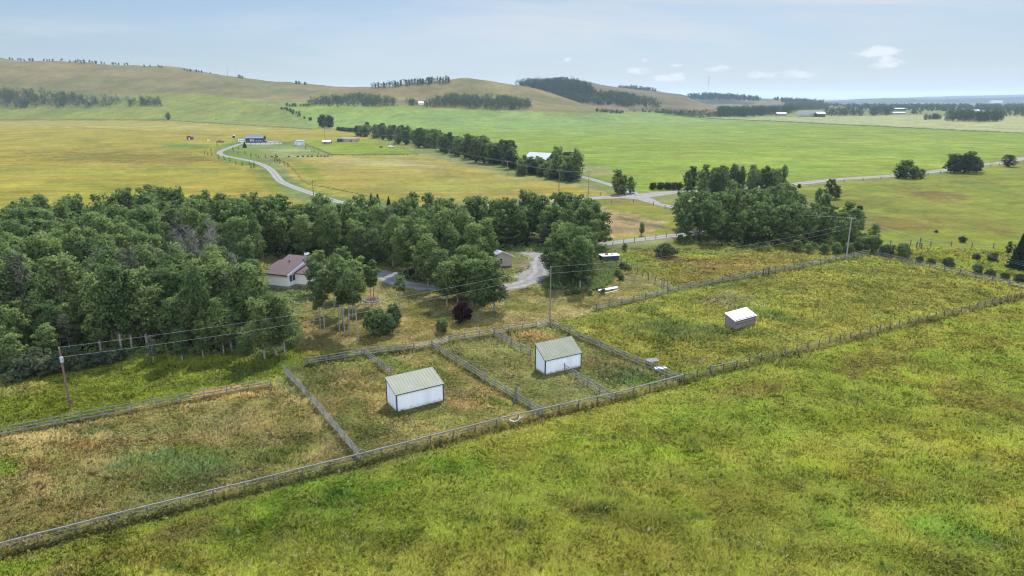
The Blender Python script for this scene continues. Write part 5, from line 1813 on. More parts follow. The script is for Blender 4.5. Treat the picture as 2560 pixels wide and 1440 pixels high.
def aspen_parts(seed, h=13.0, cr=2.3, base=.3, clumps=34, per=85, leaf=.34, bend=.5, name='crown', matc='leaf', matt='bark', tr=.17, dead=False, top=.3, lod=False):
    rng = np.random.default_rng(seed)
    rnd = random.Random(seed)
    cen, rad = [], []
    bx, by = rnd.uniform(-bend, bend), rnd.uniform(-bend, bend)
    axis = lambda z: Vector((bx * (z / h) ** 2, by * (z / h) ** 2, z))
    for k in range(clumps):
        t = (k + rnd.random()) / clumps
        prof = np.interp(t, [0, .12, .35, .62, .82, 1], [.45, .78, 1.0, .9, .62, top * .7])
        z = h * (base + (1 - base) * t * .95)
        ang = k * 2.399 + rnd.uniform(-.6, .6)
        rr = cr * prof * (rnd.random() ** .5) * rnd.uniform(.55, 1.08)
        p = axis(z) + Vector((math.cos(ang) * rr, math.sin(ang) * rr, rnd.uniform(-.4, .4)))
        cen.append(tuple(p))
        rad.append(cr * rnd.uniform(.26, .46) * (.75 + .35 * prof))
    V, Fq, NN = leaf_cloud(rng, cen, rad, per, leaf, normals=(0, 0, h * (base + 1) / 2))
    crown = np_mesh(name, V, Fq, M[matc], normals=NN)
    mb = MB()
    zs = [-.3, .3, h * .2, h * .45, h * .7, h * .92]
    rs = [tr * 1.35, tr * 1.1, tr, tr * .75, tr * .45, tr * .15]
    mb.tube([axis(max(z, 0)) + Vector((0, 0, min(z, 0))) for z in zs], rs, 6 if not lod else 5)
    step = 3 if not dead else 1
    for k in range(0, clumps, step):
        c = Vector(cen[k])
        z0 = max(h * .16, c.z - .35 * (c - axis(c.z)).length - .8)
        m = axis(z0).lerp(c, .55) + Vector((0, 0, .15))
        q = max(.025, tr * .3 * (1 - z0 / h))
        mb.tube([axis(z0), m, c], [q, q * .7, q * .3], 4, cap=False)
        if dead:
            for j in range(5):
                e = c + Vector((rnd.gauss(0, .7), rnd.gauss(0, .7), rnd.uniform(.1, 1.1)))
                mb.tube([m.lerp(c, rnd.random()), e], [.03, .012], 3, cap=False)
    trunk = mb.mesh('trunk', M[matt])
    return crown, trunk


ASPEN = [aspen_parts(100 + i, h=13.0, cr=2.65 + .16 * (i % 4), base=.2 + .03 * (i % 3), clumps=38 + 2 * (i % 3), per=125, leaf=.31, top=.75) for i in range(9)]
SLIM = [aspen_parts(200 + i, h=13.0, cr=1.7 + .15 * i, base=.52 + .04 * (i % 2), clumps=22, per=125, leaf=.29, bend=1.1, top=.55, tr=.115) for i in range(5)]
SPARSE = [aspen_parts(300 + i, h=12.5, cr=2.0, base=.3, clumps=30, per=26, leaf=.34, matc='leaf_dull', matt='bark_grey', dead=True, tr=.13) for i in range(2)]
DEAD = [aspen_parts(320 + i, h=11.5, cr=1.9, base=.3, clumps=34, per=7, leaf=.3, matc='leaf_dull', matt='bark_grey', dead=True, tr=.13) for i in range(2)]
FARM = [aspen_parts(340 + i, h=12.0, cr=3.5, base=.08, clumps=36, per=46, leaf=.62, top=.6, matt='bark_dark', matc='leaf_far' if i % 2 else 'leaf') for i in range(5)]
ROUND = [aspen_parts(360 + i, h=10.0, cr=4.0, base=.1, clumps=46, per=60, leaf=.6, top=.7, matt='bark_dark', matc='leaf_far') for i in range(2)]


def bush_parts(seed, h, cr, clumps, per, leaf, matc='leaf', stems=5):
    rng = np.random.default_rng(seed)
    rnd = random.Random(seed)
    cen, rad = [], []
    for k in range(clumps):
        t = rnd.random() ** .8
        ang = k * 2.399
        rr = cr * (rnd.random() ** .5) * np.interp(t, [0, .35, .7, 1], [.7, 1, .8, .3])
        cen.append((math.cos(ang) * rr, math.sin(ang) * rr, h * (.12 + .74 * t)))
        rad.append(cr * rnd.uniform(.24, .42))
    V, Fq, NN = leaf_cloud(rng, cen, rad, per, leaf, normals=(0, 0, h * .4))
    V[:, 2] = np.maximum(V[:, 2], .02)
    mb = MB()
    for k in range(stems):
        c = Vector(cen[(k * 3) % clumps])
        mb.tube([Vector((c.x * .12, c.y * .12, -.1)), Vector((c.x * .5, c.y * .5, c.z * .5)), c], [.06, .045, .02], 5, cap=False)
    return np_mesh('foliage', V, Fq, M[matc], normals=NN), mb.mesh('stem', M['bark_dark'])


def spruce_parts(seed, h, cr, tiers, per, size):
    rng = np.random.default_rng(seed)
    P, Nn = [], []
    cen, rad = [], []
    rnd = random.Random(seed)
    for k in range(tiers):
        t = k / (tiers - 1)
        r = cr * (1 - t) ** .9 + .06
        nb = max(4, int(11 * (1 - t)) + 3)
        for j in range(nb):
            a = 2 * math.pi * j / nb + k * .7 + rnd.uniform(-.2, .2)
            for q in (.35, .65, .92):
                rr = r * q * rnd.uniform(.85, 1.12)
                cen.append((math.cos(a) * rr, math.sin(a) * rr, h * (.06 + .92 * t) - rr * .28))
                rad.append(max(.12, r * .2))
    V, Fq = leaf_cloud(rng, cen, rad, per, size, up=0, squash=.6)
    mb = MB().tube([(0, 0, -.2), (0, 0, h * .5), (0, 0, h * .97)], [.2 * h / 12, .13 * h / 12, .03], 6)
    return np_mesh('crown', V, Fq, M['needle']), mb.mesh('trunk', M['bark_dark'])


def put(parts, names, name, label, cat, loc, s, rz, group=None, sz=None, tilt=(0, 0)):
    r = bpy.data.objects.new(name, None)
    r.empty_display_size = .3
    COL.objects.link(r)
    r.location = loc
    r.rotation_euler = (tilt[0], tilt[1], rz)
    r.scale = (s, s, sz or s)
    tag(r, label, cat, group)
    for me, nm in zip(parts, names):
        o = bpy.data.objects.new(nm, me)
        COL.objects.link(o)
        o.parent = r
    return r


TN = ('crown', 'trunk')
BN = ('foliage', 'stem')


def in_poly(x, y, poly):
    c = False
    n = len(poly)
    for i in range(n):
        x1, y1 = poly[i]
        x2, y2 = poly[(i + 1) % n]
        if (y1 > y) != (y2 > y) and x < (x2 - x1) * (y - y1) / (y2 - y1) + x1:
            c = not c
    return c


def sprinkle(poly, sp, seed, jit=.42):
    rnd = random.Random(seed)
    w = [G(*p) for p in poly]
    x0, x1 = min(p.x for p in w), max(p.x for p in w)
    y0, y1 = min(p.y for p in w), max(p.y for p in w)
    out = []
    j, y = 0, y0
    while y < y1:
        x = x0 + (sp / 2 if j % 2 else 0)
        while x < x1:
            p = Vector((x + rnd.uniform(-jit, jit) * sp, y + rnd.uniform(-jit, jit) * sp, 0))
            q = proj(p.x, p.y, 0)
            if in_poly(q[0], q[1], poly):
                out.append((p, q))
            x += sp
        j += 1
        y += sp * .87
    return out


rnd = random.Random(5)
spots = []
for p, q in sprinkle(P_FOREST1, 4.5, 21):
    spots.append(('left', p, q))
for p, q in sprinkle(P_FOREST2, 4.6, 22):
    spots.append(('back', p, q))
for p, q in sprinkle(P_CLUMP, 3.9, 23):
    spots.append(('clump', p, q))
for p, q in sprinkle(P_RCLUMP, 4.0, 24):
    spots.append(('rclump', p, q))
for p, q in sprinkle(P_GROVE, 5.5, 25):
    spots.append(('grove', p, q))
KEEP = []
houses = [(G(712, 700), 8.5), (G(1262, 655), 7.5), (G(1530, 648), 4.5), (G(700, 690), 7)]
def hides(s, box):
    p, q = s[1], s[2]
    top = proj(p.x, p.y, 14.2)
    wpx = 2.9 * F / math.hypot(p.length, HC)
    return max(q[0], top[0]) + wpx > box[0] and min(q[0], top[0]) - wpx < box[2] and q[1] > box[3] - 12 and top[1] < box[3]


OPEN = [(676, 640, 762, 716), (1514, 634, 1552, 656), (1256, 628, 1284, 664)]     # gaps that show the house, the camper and the garage
for s in spots:
    if any(hides(s, b) for b in OPEN):
        continue
    if all((s[1] - c).length > r for c, r in houses):
        KEEP.append(s)
KEEP.sort(key=lambda s: s[1].length)
print('forest trees', len(KEEP), {k: sum(1 for s in KEEP if s[0] == k) for k in ('left', 'back', 'clump', 'rclump', 'grove')})
AREA = {'left': ('in the left wood between transformer pole and house', 'aspens of the left wood'),
        'back': ('in the belt between yard and golden field', 'aspens of the belt behind the yard'),
        'clump': ('in the tall yard clump left of the garage', 'aspens of the yard clump'),
        'rclump': ('in the clump right of the gravel turning area', 'aspens of the clump right of the gravel'),
        'grove': ('in the grove between side road and long fence', 'aspens of the right grove')}
LIMIT = 262
placed = {k: 0 for k in AREA}
stuff_V, stuff_F, stuff_N, stuff_n = [], [], [], 0
LODC = None


def mesh_arrays(me):
    v = np.empty(len(me.vertices) * 3, np.float32)
    me.vertices.foreach_get('co', v)
    l_ = np.empty(len(me.loops), np.int32)
    me.loops.foreach_get('vertex_index', l_)
    nn = np.empty(len(me.loops) * 3, np.float32)
    me.corner_normals.foreach_get('vector', nn)
    return v.reshape(-1, 3), l_.reshape(-1, 4), nn.reshape(-1, 3)


LODS = [mesh_arrays(aspen_parts(400 + i, h=13.0, cr=2.9, base=.2, clumps=28, per=44, leaf=.55, top=.75, lod=True)[0]) for i in range(5)]
for i, (ar, p, q) in enumerate(KEEP):
    # dead pale patch inside the left wood
    dd = ((q[0] - 515) / 112) ** 2 + ((q[1] - 695) / 46) ** 2
    sparse = ar == 'left' and dd < 1 and rnd.random() < .8
    half = ar in ('left', 'back') and not sparse and (rnd.random() < .07 or (fbm(np.array([p.x / 25.]), np.array([p.y / 25.]), 55, 2)[0] > .6 and rnd.random() < .45))
    h = rnd.uniform(.72, 1.16)
    if ar == 'left':
        h *= .92 + .28 * (fbm(np.array([p.x / 22.]), np.array([p.y / 22.]), 66, 2)[0])
        if 420 < q[0] < 640 and 735 < q[1] < 800:
            h *= .8
        if q[1] > 850:
            h *= rnd.choice((.6, .75, .9, .95))
        if q[0] < 240 and q[1] > 870:
            h *= .62
    if ar == 'back':
        h *= .93
    if ar == 'rclump':
        h *= .84
    if ar == 'grove':
        h *= (.92 if q[1] < 596 else .82) * (1 if q[0] < 1960 else 1 - .5 * (q[0] - 1960) / 230)
    if ar == 'clump':
        h *= 1.02
    if i < LIMIT:
        if sparse and rnd.random() < .75:
            parts, lab = rnd.choice(DEAD), 'grey nearly leafless aspen '
        elif sparse or half:
            parts, lab = rnd.choice(SPARSE), 'dull thin-leaved aspen '
        else:
            parts, lab = rnd.choice(ASPEN), ('short' if h < .72 else 'tall' if h > 1.04 else 'full green') + ' leafy aspen '
        where, grp = AREA[ar]
        sx = h ** .5 * rnd.uniform(.92, 1.15)
        put(parts, TN, 'aspen_tree', lab + where, 'aspen', p, sx, rnd.uniform(0, 6.28), lab.strip() + 's: ' + grp, sz=h, tilt=(rnd.uniform(-.05, .05), rnd.uniform(-.05, .05)))
        placed[ar] += 1
    else:
        v, f, nn = rnd.choice(LODS)
        a = rnd.uniform(0, 6.28)
        sx = h ** .5 * rnd.uniform(.95, 1.15)
        ca, sa = math.cos(a) * sx, math.sin(a) * sx
        V = np.stack([v[:, 0] * ca - v[:, 1] * sa + p.x, v[:, 0] * sa + v[:, 1] * ca + p.y, v[:, 2] * h], 1)
        stuff_V.append(V)
        nv = np.empty_like(nn)
        nv[f.ravel()] = nn
        c1, s1_ = math.cos(a), math.sin(a)
        stuff_N.append(np.stack([nv[:, 0] * c1 - nv[:, 1] * s1_, nv[:, 0] * s1_ + nv[:, 1] * c1, nv[:, 2]], 1))
        stuff_F.append(f + stuff_n)
        stuff_n += len(V)
print('placed', placed, 'stuff trees', len(stuff_V))
if stuff_V:
    o = bpy.data.objects.new('aspen_wood', np_mesh('aspen_wood', np.concatenate(stuff_V), np.concatenate(stuff_F), M['leaf'], normals=np.concatenate(stuff_N)))
    COL.objects.link(o)
    tag(o, 'mass of green aspen crowns at the back of the woods', None, None, 'stuff')

# aspens with bare stems standing on the lawn
LAWN = [(782, 832, 705, 0, 'leftmost leaning slim aspen on the lawn'), (801, 823, 650, 1, 'slim lawn aspen second from the left, close to another'), (812, 833, 672, 2, 'slim lawn aspen third from the left'),
        (836, 776, 640, 3, 'lawn aspen close before the right wall of the house'), (849, 827, 660, 4, 'slim dark-stemmed aspen in the middle of the lawn group'), (857, 810, 645, 0, 'leaning lawn aspen just behind the dark-stemmed one'),
        (862, 835, 690, 1, 'thin short lawn aspen with sparse crown'), (874, 835, 668, 2, 'lawn aspen left of the big front lawn aspen'), (882, 795, 655, 3, 'lawn aspen behind the thickest group of stems'),
        (896, 849, 672, 4, 'slim aspen nearest the camera on the lawn'), (874, 778, 640, 1, 'lawn aspen at the back of the slim group'), (902, 760, 640, 2, 'lawn aspen at the back right of the slim group'),
        (850, 742, 625, 3, 'lawn aspen beside the lower house wing'), (793, 729, 628, 4, 'leafy aspen covering the right end of the house'), (880, 738, 615, 0, 'tallest leafy aspen right of the house'),
        (930, 773, 665, 1, 'slim aspen at the right of the flower bed'), (935, 757, 648, 0, 'taller slim aspen behind the flower bed'), (999, 767, 690, 2, 'lone slim aspen between flower bed and purple bush'),
        (1117, 765, 655, 3, 'leafy lawn aspen left of the purple bush'), (1144, 757, 640, 4, 'leafy lawn aspen behind the purple bush'), (1180, 761, 645, 0, 'leafy lawn aspen just right of the purple bush'),
        (1206, 781, 655, 1, 'thick lawn aspen below the garage'), (1236, 777, 650, 2, 'rightmost lawn aspen before the gravel drive'), (1100, 742, 625, 3, 'tall aspen at the left edge of the gravel loop'),
        (1070, 716, 588, 4, 'tall pale-stemmed aspen at the front of the middle clump'), (1160, 738, 612, 0, 'tall aspen leaning over the gravel loop'), (1215, 740, 632, 1, 'round aspen hiding the left side of the garage')]
for k, (x, y, ty, v, lab) in enumerate(LAWN):
    h = hgt(x, y, ty)
    wide = 1.0 if k < 18 else 1.25
    if k in (13, 14, 12):
        wide = 1.2
    if k == 0:
        wide = .85
    put(SLIM[v] if k < 18 else ASPEN[v + 2], TN, 'aspen_tree', lab, 'aspen', G(x, y), wide * (h / 13) ** .5, rnd.uniform(0, 6.28), 'aspens on the lawn', sz=h / 13, tilt=(0, -.16 if k == 0 else rnd.uniform(-.05, .05)))

# trees along the front edge of the left wood
for k, (x, y, ty, lab) in enumerate([(385, 908, 836, 'small thin young aspen left in the grassy strip'), (457, 905, 818, 'small dark aspen at the front of the left wood'), (508, 893, 800, 'pale-stemmed small aspen beside it at the wood front'),
                                     (560, 885, 745, 'rounded aspen before the dark gap of the left wood'), (618, 905, 832, 'short bushy aspen at the right front of the left wood'), (662, 898, 745, 'tall front aspen with white stems near the weedy pen'),
                                     (690, 888, 735, 'front aspen with white stems right of its neighbour'), (712, 884, 742, 'rightmost front aspen of the left wood')]):
    h = hgt(x, y, ty)
    put(ASPEN[(k * 2) % 9] if k else SPARSE[0], TN, 'aspen_tree', lab, 'aspen', G(x, y), (h / 13) ** .6 * (.95 if k > 3 else .8), rnd.uniform(0, 6.28), 'aspens at the front of the left wood', sz=h / 13)

# bushes and single shrubs
BUSH = [bush_parts(500 + i, 4.2, 2.0, 44, 80, .28, 'leaf') for i in range(3)]
BUSHD = [bush_parts(520 + i, 2.2, 1.5, 32, 70, .22, 'leaf_dull') for i in range(3)]
PURPLE = bush_parts(540, 4.3, 1.9, 60, 80, .25, 'leaf_purple', 7)


def bush(px, py, ty, parts, hh, lab, group, wd=1.0, cat='bush', name='bush'):
    h = hgt(px, py, ty)
    put(parts, BN, name, lab, cat, G(px, py), wd * h / hh, rnd.uniform(0, 6.28), group, sz=h / hh)


bush(1157, 806, 752, PURPLE, 4.3, 'dark purple-leaved bush on the lawn', None, .95, name='purple_bush')
bush(1105, 830, 795, BUSH[0], 4.2, 'small bright green bush left of the purple bush', 'lawn bushes')
bush(938, 840, 770, BUSH[1], 4.2, 'large green bush at the near lawn edge', 'lawn bushes', .95)
bush(968, 836, 780, BUSH[2], 4.2, 'green bush touching the large lawn bush on its right', 'lawn bushes', .85)
bush(985, 812, 757, BUSH[0], 4.2, 'tall green bush behind the two front lawn bushes', 'lawn bushes', .7)
bush(1663, 641, 608, BUSHD[0], 2.2, 'round grey-green shrub alone in the middle paddock', 'paddock shrubs', 1.2)
bush(1562, 630, 608, BUSH[1], 4.2, 'thin young bush right of the dark camper', 'paddock shrubs', .7)
bush(1604, 588, 554, BUSH[2], 4.2, 'slender young tree beside the side road fence', 'paddock shrubs', .4)
for k, (x, y, ty, lab) in enumerate([(2255, 645, 606, 'dark shrub at the start of the far right rail fence'), (2215, 640, 612, 'low shrub behind the fence corner gap'), (2300, 655, 640, 'small shrub behind the far right rail fence'), (2327, 660, 645, 'smallest shrub behind the far right rail fence'),
                                     (2370, 667, 644, 'round shrub behind the middle of the far right rail fence'), (2443, 683, 657, 'tall round shrub behind the far right rail fence'), (2475, 690, 672, 'low wide shrub behind the far right rail fence'), (2510, 698, 680, 'dark low shrub near the end of the rail fence'),
                                     (2548, 706, 684, 'grey shrub at the right picture edge by the rail fence'), (2406, 606, 591, 'small round bush on the far pasture fence'), (2440, 648, 634, 'low scrub in the right pasture'), (2482, 652, 632, 'bigger scrub left of the spruce'),
                                     (2340, 582, 575, 'flat scrub in the right pasture'), (2148, 527, 513, 'little scrub right of the far grove')]):
    bush(x, y, ty, BUSHD[k % 3] if k not in (0, 5) else BUSH[k % 3], 2.2 if k not in (0, 5) else 4.2, lab, 'shrubs of the right pasture', .92 if k not in (0, 5) else 1.0)
for k, (x, y, ty) in enumerate([(20, 938, 905), (70, 940, 890), (110, 936, 896), (150, 930, 898), (205, 922, 884), (240, 912, 880), (35, 955, 925), (285, 903, 868), (180, 915, 870), (95, 925, 872)]):
    bush(x, y, ty, BUSHD[k % 3], 2.2, 'grey-green willow shrub at the left foot of the left wood', 'willow shrubs along the left wood', 1.1)
for k, (x, y, ty) in enumerate([(1556, 672, 655), (1568, 676, 660), (1545, 690, 672), (1552, 700, 684), (1508, 735, 722), (1440, 735, 716), (1420, 738, 722), (1475, 738, 724)]):
    bush(x, y, ty, BUSH[k % 3], 4.2, 'low leafy bush round the clump right of the gravel', 'bushes round the right clump', 1.2)
for k, (x, y, ty) in enumerate([(1990, 628, 598), (2020, 632, 608), (2060, 634, 608), (2120, 633, 606), (1700, 606, 586), (2150, 628, 590), (2090, 634, 604), (2230, 634, 612), (2180, 630, 585)]):
    bush(x, y, ty, BUSH[k % 3], 4.2, 'young aspen bush at the front of the right grove', 'young bushes of the right grove', .95)

# road-side trees and others in the middle distance
TB = 'windbreak trees'
n = 0
for t_ in np.linspace(0, 1, 124):
    x = np.interp(t_, [0, .12, .3, .45, .62, .8, 1], [897, 960, 1060, 1150, 1235, 1340, 1432])
    y = np.interp(t_, [0, .12, .3, .45, .62, .8, 1], [336, 342, 366, 385, 408, 430, 446])
    xx, yy = x + rnd.uniform(-10, 10), y + rnd.uniform(-9, 8)
    if 1300 < xx < 1372 and yy < 428 and rnd.random() < .8:
        yy = 432 + rnd.uniform(0, 8)
    h = rnd.uniform(9.5, 15.5) if t_ > .15 else rnd.uniform(10, 14)
    if 1283 < xx < 1388:
        h = rnd.uniform(6.6, 9.0)
    put(FARM[n % 5], TN, 'windbreak_tree', 'leafy tree in the dense windbreak beside the big green field', 'windbreak tree', G(xx, yy), (h / 12) ** .6 * rnd.uniform(1.0, 1.35), rnd.uniform(0, 6.28), TB, sz=h / 12)
    n += 1
for k, (x, y) in enumerate([(1352, 441), (1385, 444), (1410, 452), (1425, 455), (1372, 448), (1430, 446)]):
    put(FARM[k % 5], TN, 'windbreak_tree', 'grey-leaved bushy tree at the right end of the windbreak', 'windbreak tree', G(x, y), .8, rnd.uniform(0, 6.28), 'right end of the windbreak', sz=.5 if x < 1390 else .78)


def mid_tree(x, y, ty, parts, hh, lab, wd=1.0, grp=None, name='field_tree', cat='tree', base=None):
    if base is None:
        base, h = G(x, y), hgt(x, y, ty)
    else:
        vv = (720 - ty) / F
        h = HC + (-SP + vv * CP) * base.y / (CP + vv * SP) - base.z
    put(parts, TN, name, lab, cat, base, wd * h / hh, rnd.uniform(0, 6.28), grp, sz=h / hh)


mid_tree(806, 319, 287, ROUND[0], 10, 'left of the two round trees at the top of the golden field', 1.05)
mid_tree(824, 320, 289, ROUND[1], 10, 'right of the two round trees at the top of the golden field', 1.05)
mid_tree(1543, 485, 423, FARM[0], 12, 'taller tree beside the gravel junction', 1.1)
mid_tree(1557, 484, 438, FARM[2], 12, 'tree behind the taller one beside the gravel junction', 1.2)
mid_tree(1577, 483, 441, FARM[4], 12, 'smaller right tree beside the gravel junction', 1.1)
for k, x in enumerate((1632, 1650, 1668, 1684, 1696)):
    mid_tree(x, 474, 456, ROUND[k % 2], 10, ['leftmost', 'second', 'middle', 'fourth', 'rightmost'][k] + ' round shrub in the row left of the roadside trees', 1.6, 'round shrubs by the road', 'round_shrub', 'shrub')
k = 0
for p, q in sprinkle(P_ROADTREES, 7.5, 31):
    h = 10.5 if q[0] < 1840 else 9.6
    put(FARM[k % 5], TN, 'roadside_tree', 'tall leafy tree in the roadside belt above the right grove', 'roadside tree', p, (h / 12) ** .7 * .85, rnd.uniform(0, 6.28), 'roadside belt trees', sz=h / 12 * rnd.uniform(.85, 1.12))
    k += 1
for x, y, ty, pr, wd, lab in ((2073, 496, 446, 3, .8, 'taller tree right of the far grove'), (2092, 497, 464, 1, .9, 'shorter tree right of the far grove'), (2045, 505, 470, 2, .8, 'tree at the right foot of the far grove'),
                              (2262, 446, 399, 0, 1.0, 'tall tree at the left of the roadside cluster'), (2285, 447, 417, 2, 1.0, 'middle tree of the roadside cluster'), (2302, 446, 422, 4, 1.0, 'right tree of the roadside cluster'), (2248, 446, 415, 1, .9, 'left small tree of the roadside cluster'),
                              (2520, 417, 386, 3, 1.1, 'single tree above the road at the right edge')):
    mid_tree(x, y, ty, FARM[pr], 12, lab, wd * (1.35 if x < 2200 else 1.75), name='roadside_tree', cat='roadside tree')
for x, y, ty, lab in ((2385, 432, 386, 'left half of the big round roadside thicket'), (2412, 432, 380, 'tall middle of the big round roadside thicket'), (2440, 430, 398, 'right part of the big round roadside thicket'), (1998, 470, 460, 'small round bush beside the road right of the belt'), (1984, 480, 468, 'pale bush beside the far grove')):
    mid_tree(x, y, ty, ROUND[0], 10, lab, 1.35, name='round_tree')
SPR = [spruce_parts(600, 13.0, 2.9, 26, 16, .42), spruce_parts(601, 4.0, 1.2, 12, 8, .3)]
mid_tree(2549, 672, 566, SPR[0], 13, 'large dark spruce at the right edge of the pasture', 1.1, name='spruce_tree', cat='spruce')
mid_tree(2516, 664, 604, SLIM[1], 13, 'thin aspen just left of the large spruce', 1.2)
mid_tree(612, 369, 355, SPR[1], 4, 'small dark spruce by the driveway top', 1.3, name='spruce_tree', cat='spruce')
for x, y, ty, lab in ((929, 517, 484, 'left of three spruce tops behind the wooded belt'), (945, 517, 485, 'middle of three spruce tops behind the wooded belt'), (972, 517, 491, 'right of three spruce tops behind the wooded belt')):
    mid_tree(x, y, ty, SPR[1], 4, lab, .8, 'spruces behind the wooded belt', 'spruce_tree', 'spruce')
mid_tree(416, 300, 281, FARM[0], 12, 'lone round tree on the far field line', 1.5, base=on_hill('A', 416, 299.3))
# young planted trees along the winding driveway
SAP = bush_parts(700, 3.0, .55, 9, 26, .3, 'leaf_dull', 2)
for x, y in ((512, 385), (519, 388), (528, 378), (530, 391), (543, 365), (547, 397), (561, 400), (575, 404), (590, 411), (606, 414), (624, 411), (636, 415), (640, 391), (584, 381), (595, 385), (613, 387), (628, 392), (582, 375), (596, 374), (664, 395),
              (687, 405), (693, 405), (700, 409), (711, 415), (720, 418), (647, 396), (764, 372), (628, 421), (635, 420), (690, 396)):
    put(SAP, BN, 'sapling', 'tiny planted sapling beside the winding driveway', 'sapling', G(x, y), 1.0, rnd.uniform(0, 6), 'saplings along the driveway', sz=rnd.uniform(.7, 1.25))
for x in (680, 692, 722, 745, 757, 770, 780, 795, 803, 812, 820):
    put(BUSHD[0], BN, 'sapling', 'low planted shrub in the row below the far paddock', 'sapling', G(x, 393 - (x - 680) * .012), .55, rnd.uniform(0, 6), 'shrub row below the far paddock', sz=.4)
for x, y in ((780, 380), (788, 382), (796, 385), (785, 378)):
    put(SAP, BN, 'sapling', 'tiny planted tree near the corner of the far paddock', 'sapling', G(x, y), .9, rnd.uniform(0, 6), 'young trees at the far paddock corner', sz=.7)

# scrubby willows along the near side of the windbreak and at its left end
for k, x in enumerate((848, 858, 868, 878, 888)):
    mid_tree(x, 327 + (x - 848) * .1, 317 + (x - 848) * .1, ROUND[k % 2], 10, 'low willow between the round trees and the windbreak', 2.2, 'low willows left of the windbreak', 'willow_bush', 'bush')


# ---------------------------------------------------------------- far woods
def far_wood(label, poly, surf, n, h, seed, size=1.6, per=64, mat='leaf_wood', wd=.3, name='woods', spr=0.0, bare=0.0):
    rng = np.random.default_rng(seed)
    rd = random.Random(seed)
    xs_, ys_ = [p[0] for p in poly], [p[1] for p in poly]
    cen, rad = [], []
    c = 0
    tries = 0
    while c < n and tries < n * 40:
        tries += 1
        x, y = rd.uniform(min(xs_), max(xs_)), rd.uniform(min(ys_), max(ys_))
        if not in_poly(x, y, poly):
            continue
        b = surf(x, y)
        hh = h * rd.uniform(.75, 1.15)
        k = 4
        sp_ = rd.random() < spr
        for j in range(k):
            t_ = (j + .5) / k
            r_ = hh * wd * ((1.15 - t_) * 1.1 if sp_ else (np.interp(t_, [0, .4, .8, 1], [.75, 1.1, .95, .6])))
            cen.append((b.x + rd.gauss(0, .5) * r_, b.y + rd.gauss(0, .5) * r_, b.z + hh * (.16 + .78 * t_)))
            rad.append(max(r_, .3))
        c += 1
    V, Fq = leaf_cloud(rng, cen, rad, per // 4, size, up=.1, squash=1.1)
    o = bpy.data.objects.new(name, np_mesh(name, V, Fq, M[mat]))
    COL.objects.link(o)
    tag(o, label, None, None, 'stuff')


A_ = lambda x, y: on_hill('A', x, y)
C_ = lambda x, y: on_hill('C', x, y)
D_ = lambda x, y: on_hill('D', x, y)
g_ = lambda x, y: G(x, y)
far_wood('dark wood at the foot of the left ridge', [(-300, 230), (0, 232), (120, 236), (200, 244), (245, 258), (280, 264), (262, 268), (120, 270), (0, 274), (-300, 276)], A_, 520, 15, 1, 1.5)
far_wood('thin row of trees right of the dark left wood', [(316, 258), (340, 256), (400, 258), (405, 266), (318, 266)], A_, 42, 14, 2, 1.3)
far_wood('few scattered trees between the two left woods', [(252, 252), (262, 250), (302, 252), (306, 264), (296, 266), (262, 262)], A_, 9, 13, 3, 1.3)
far_wood('dark wood on the slope left of the white-roofed shed', [(770, 262), (800, 255), (860, 248), (880, 244), (940, 248), (1000, 262), (985, 267), (880, 268), (770, 267)], A_, 190, 14, 4, 1.5)
far_wood('trees on both sides of the glaring white roof', [(1018, 258), (1044, 257), (1046, 264), (1020, 265)], A_, 14, 11, 5, 1.3)
far_wood('trees just right of the glaring white roof', [(1062, 259), (1078, 258), (1078, 268), (1062, 268)], A_, 9, 10, 6, 1.3)
far_wood('long dark wood at the foot of the round dry hill', [(1082, 262), (1100, 254), (1130, 250), (1240, 252), (1300, 258), (1328, 266), (1326, 276), (1230, 276), (1150, 270), (1085, 268)], A_, 330, 16, 7, 1.5)
far_wood('tree row along the skyline left of the round hill', [(934, 220.5), (1000, 213), (1060, 206.5), (1110, 203.5), (1126, 203), (1126, 206), (1060, 211), (1000, 217), (936, 223)], A_, 120, 13, 8, 1.5, wd=.22)
far_wood('scattered bushes along the left ridge skyline', [(0, 143.5), (250, 157), (420, 168), (422, 170), (250, 160), (0, 147)], A_, 44, 6.5, 9, 1.5, wd=.3)
far_wood('bushes on the ridge skyline above the dry slope', [(475, 176), (545, 184), (546, 187), (475, 179)], A_, 14, 5, 10, 1.3, wd=.3)
far_wood('round bush beside the ridge masts', [(601, 193), (612, 194), (612, 198), (601, 197)], A_, 6, 8, 12, 1.3, wd=.4)
far_wood('bushes on the lower ridge skyline', [(745, 208), (785, 212), (785, 215), (745, 211)], A_, 16, 6, 13, 1.3, wd=.35)
far_wood('scrub line between golden slope and green field', [(700, 270), (716, 274), (748, 287), (778, 303), (770, 303), (738, 287), (704, 275)], A_, 26, 4.5, 14, 1.2, wd=.45)
far_wood('low scrub patch below the slope wood', [(715, 262), (768, 264), (768, 267), (715, 266)], A_, 14, 4, 15, 1.3, wd=.5)
far_wood('thick wood covering the crest of the second hill', [(1283, 213), (1330, 206), (1400, 202), (1432, 203), (1442, 208), (1470, 216), (1480, 225), (1490, 236), (1440, 238), (1395, 240), (1360, 228), (1310, 218)], C_, 560, 14, 16, 1.9)
far_wood('wood running down the second hill to the plain', [(1395, 240), (1490, 234), (1540, 238), (1590, 246), (1640, 258), (1648, 270), (1580, 268), (1500, 262), (1400, 258), (1370, 250)], C_, 460, 14, 17, 1.9)
far_wood('small dark wood in the hollow of the second hill', [(1370, 258), (1420, 258), (1460, 262), (1450, 264), (1372, 264)], lambda x, y: C_(x, y) + Vector((0, 0, 0)), 60, 13, 18, 1.8)
far_wood('dark woods along the crest of the far low hill', [(1540, 222), (1580, 220), (1625, 226), (1640, 231), (1590, 230), (1545, 226)], D_, 120, 16, 19, 2.6)
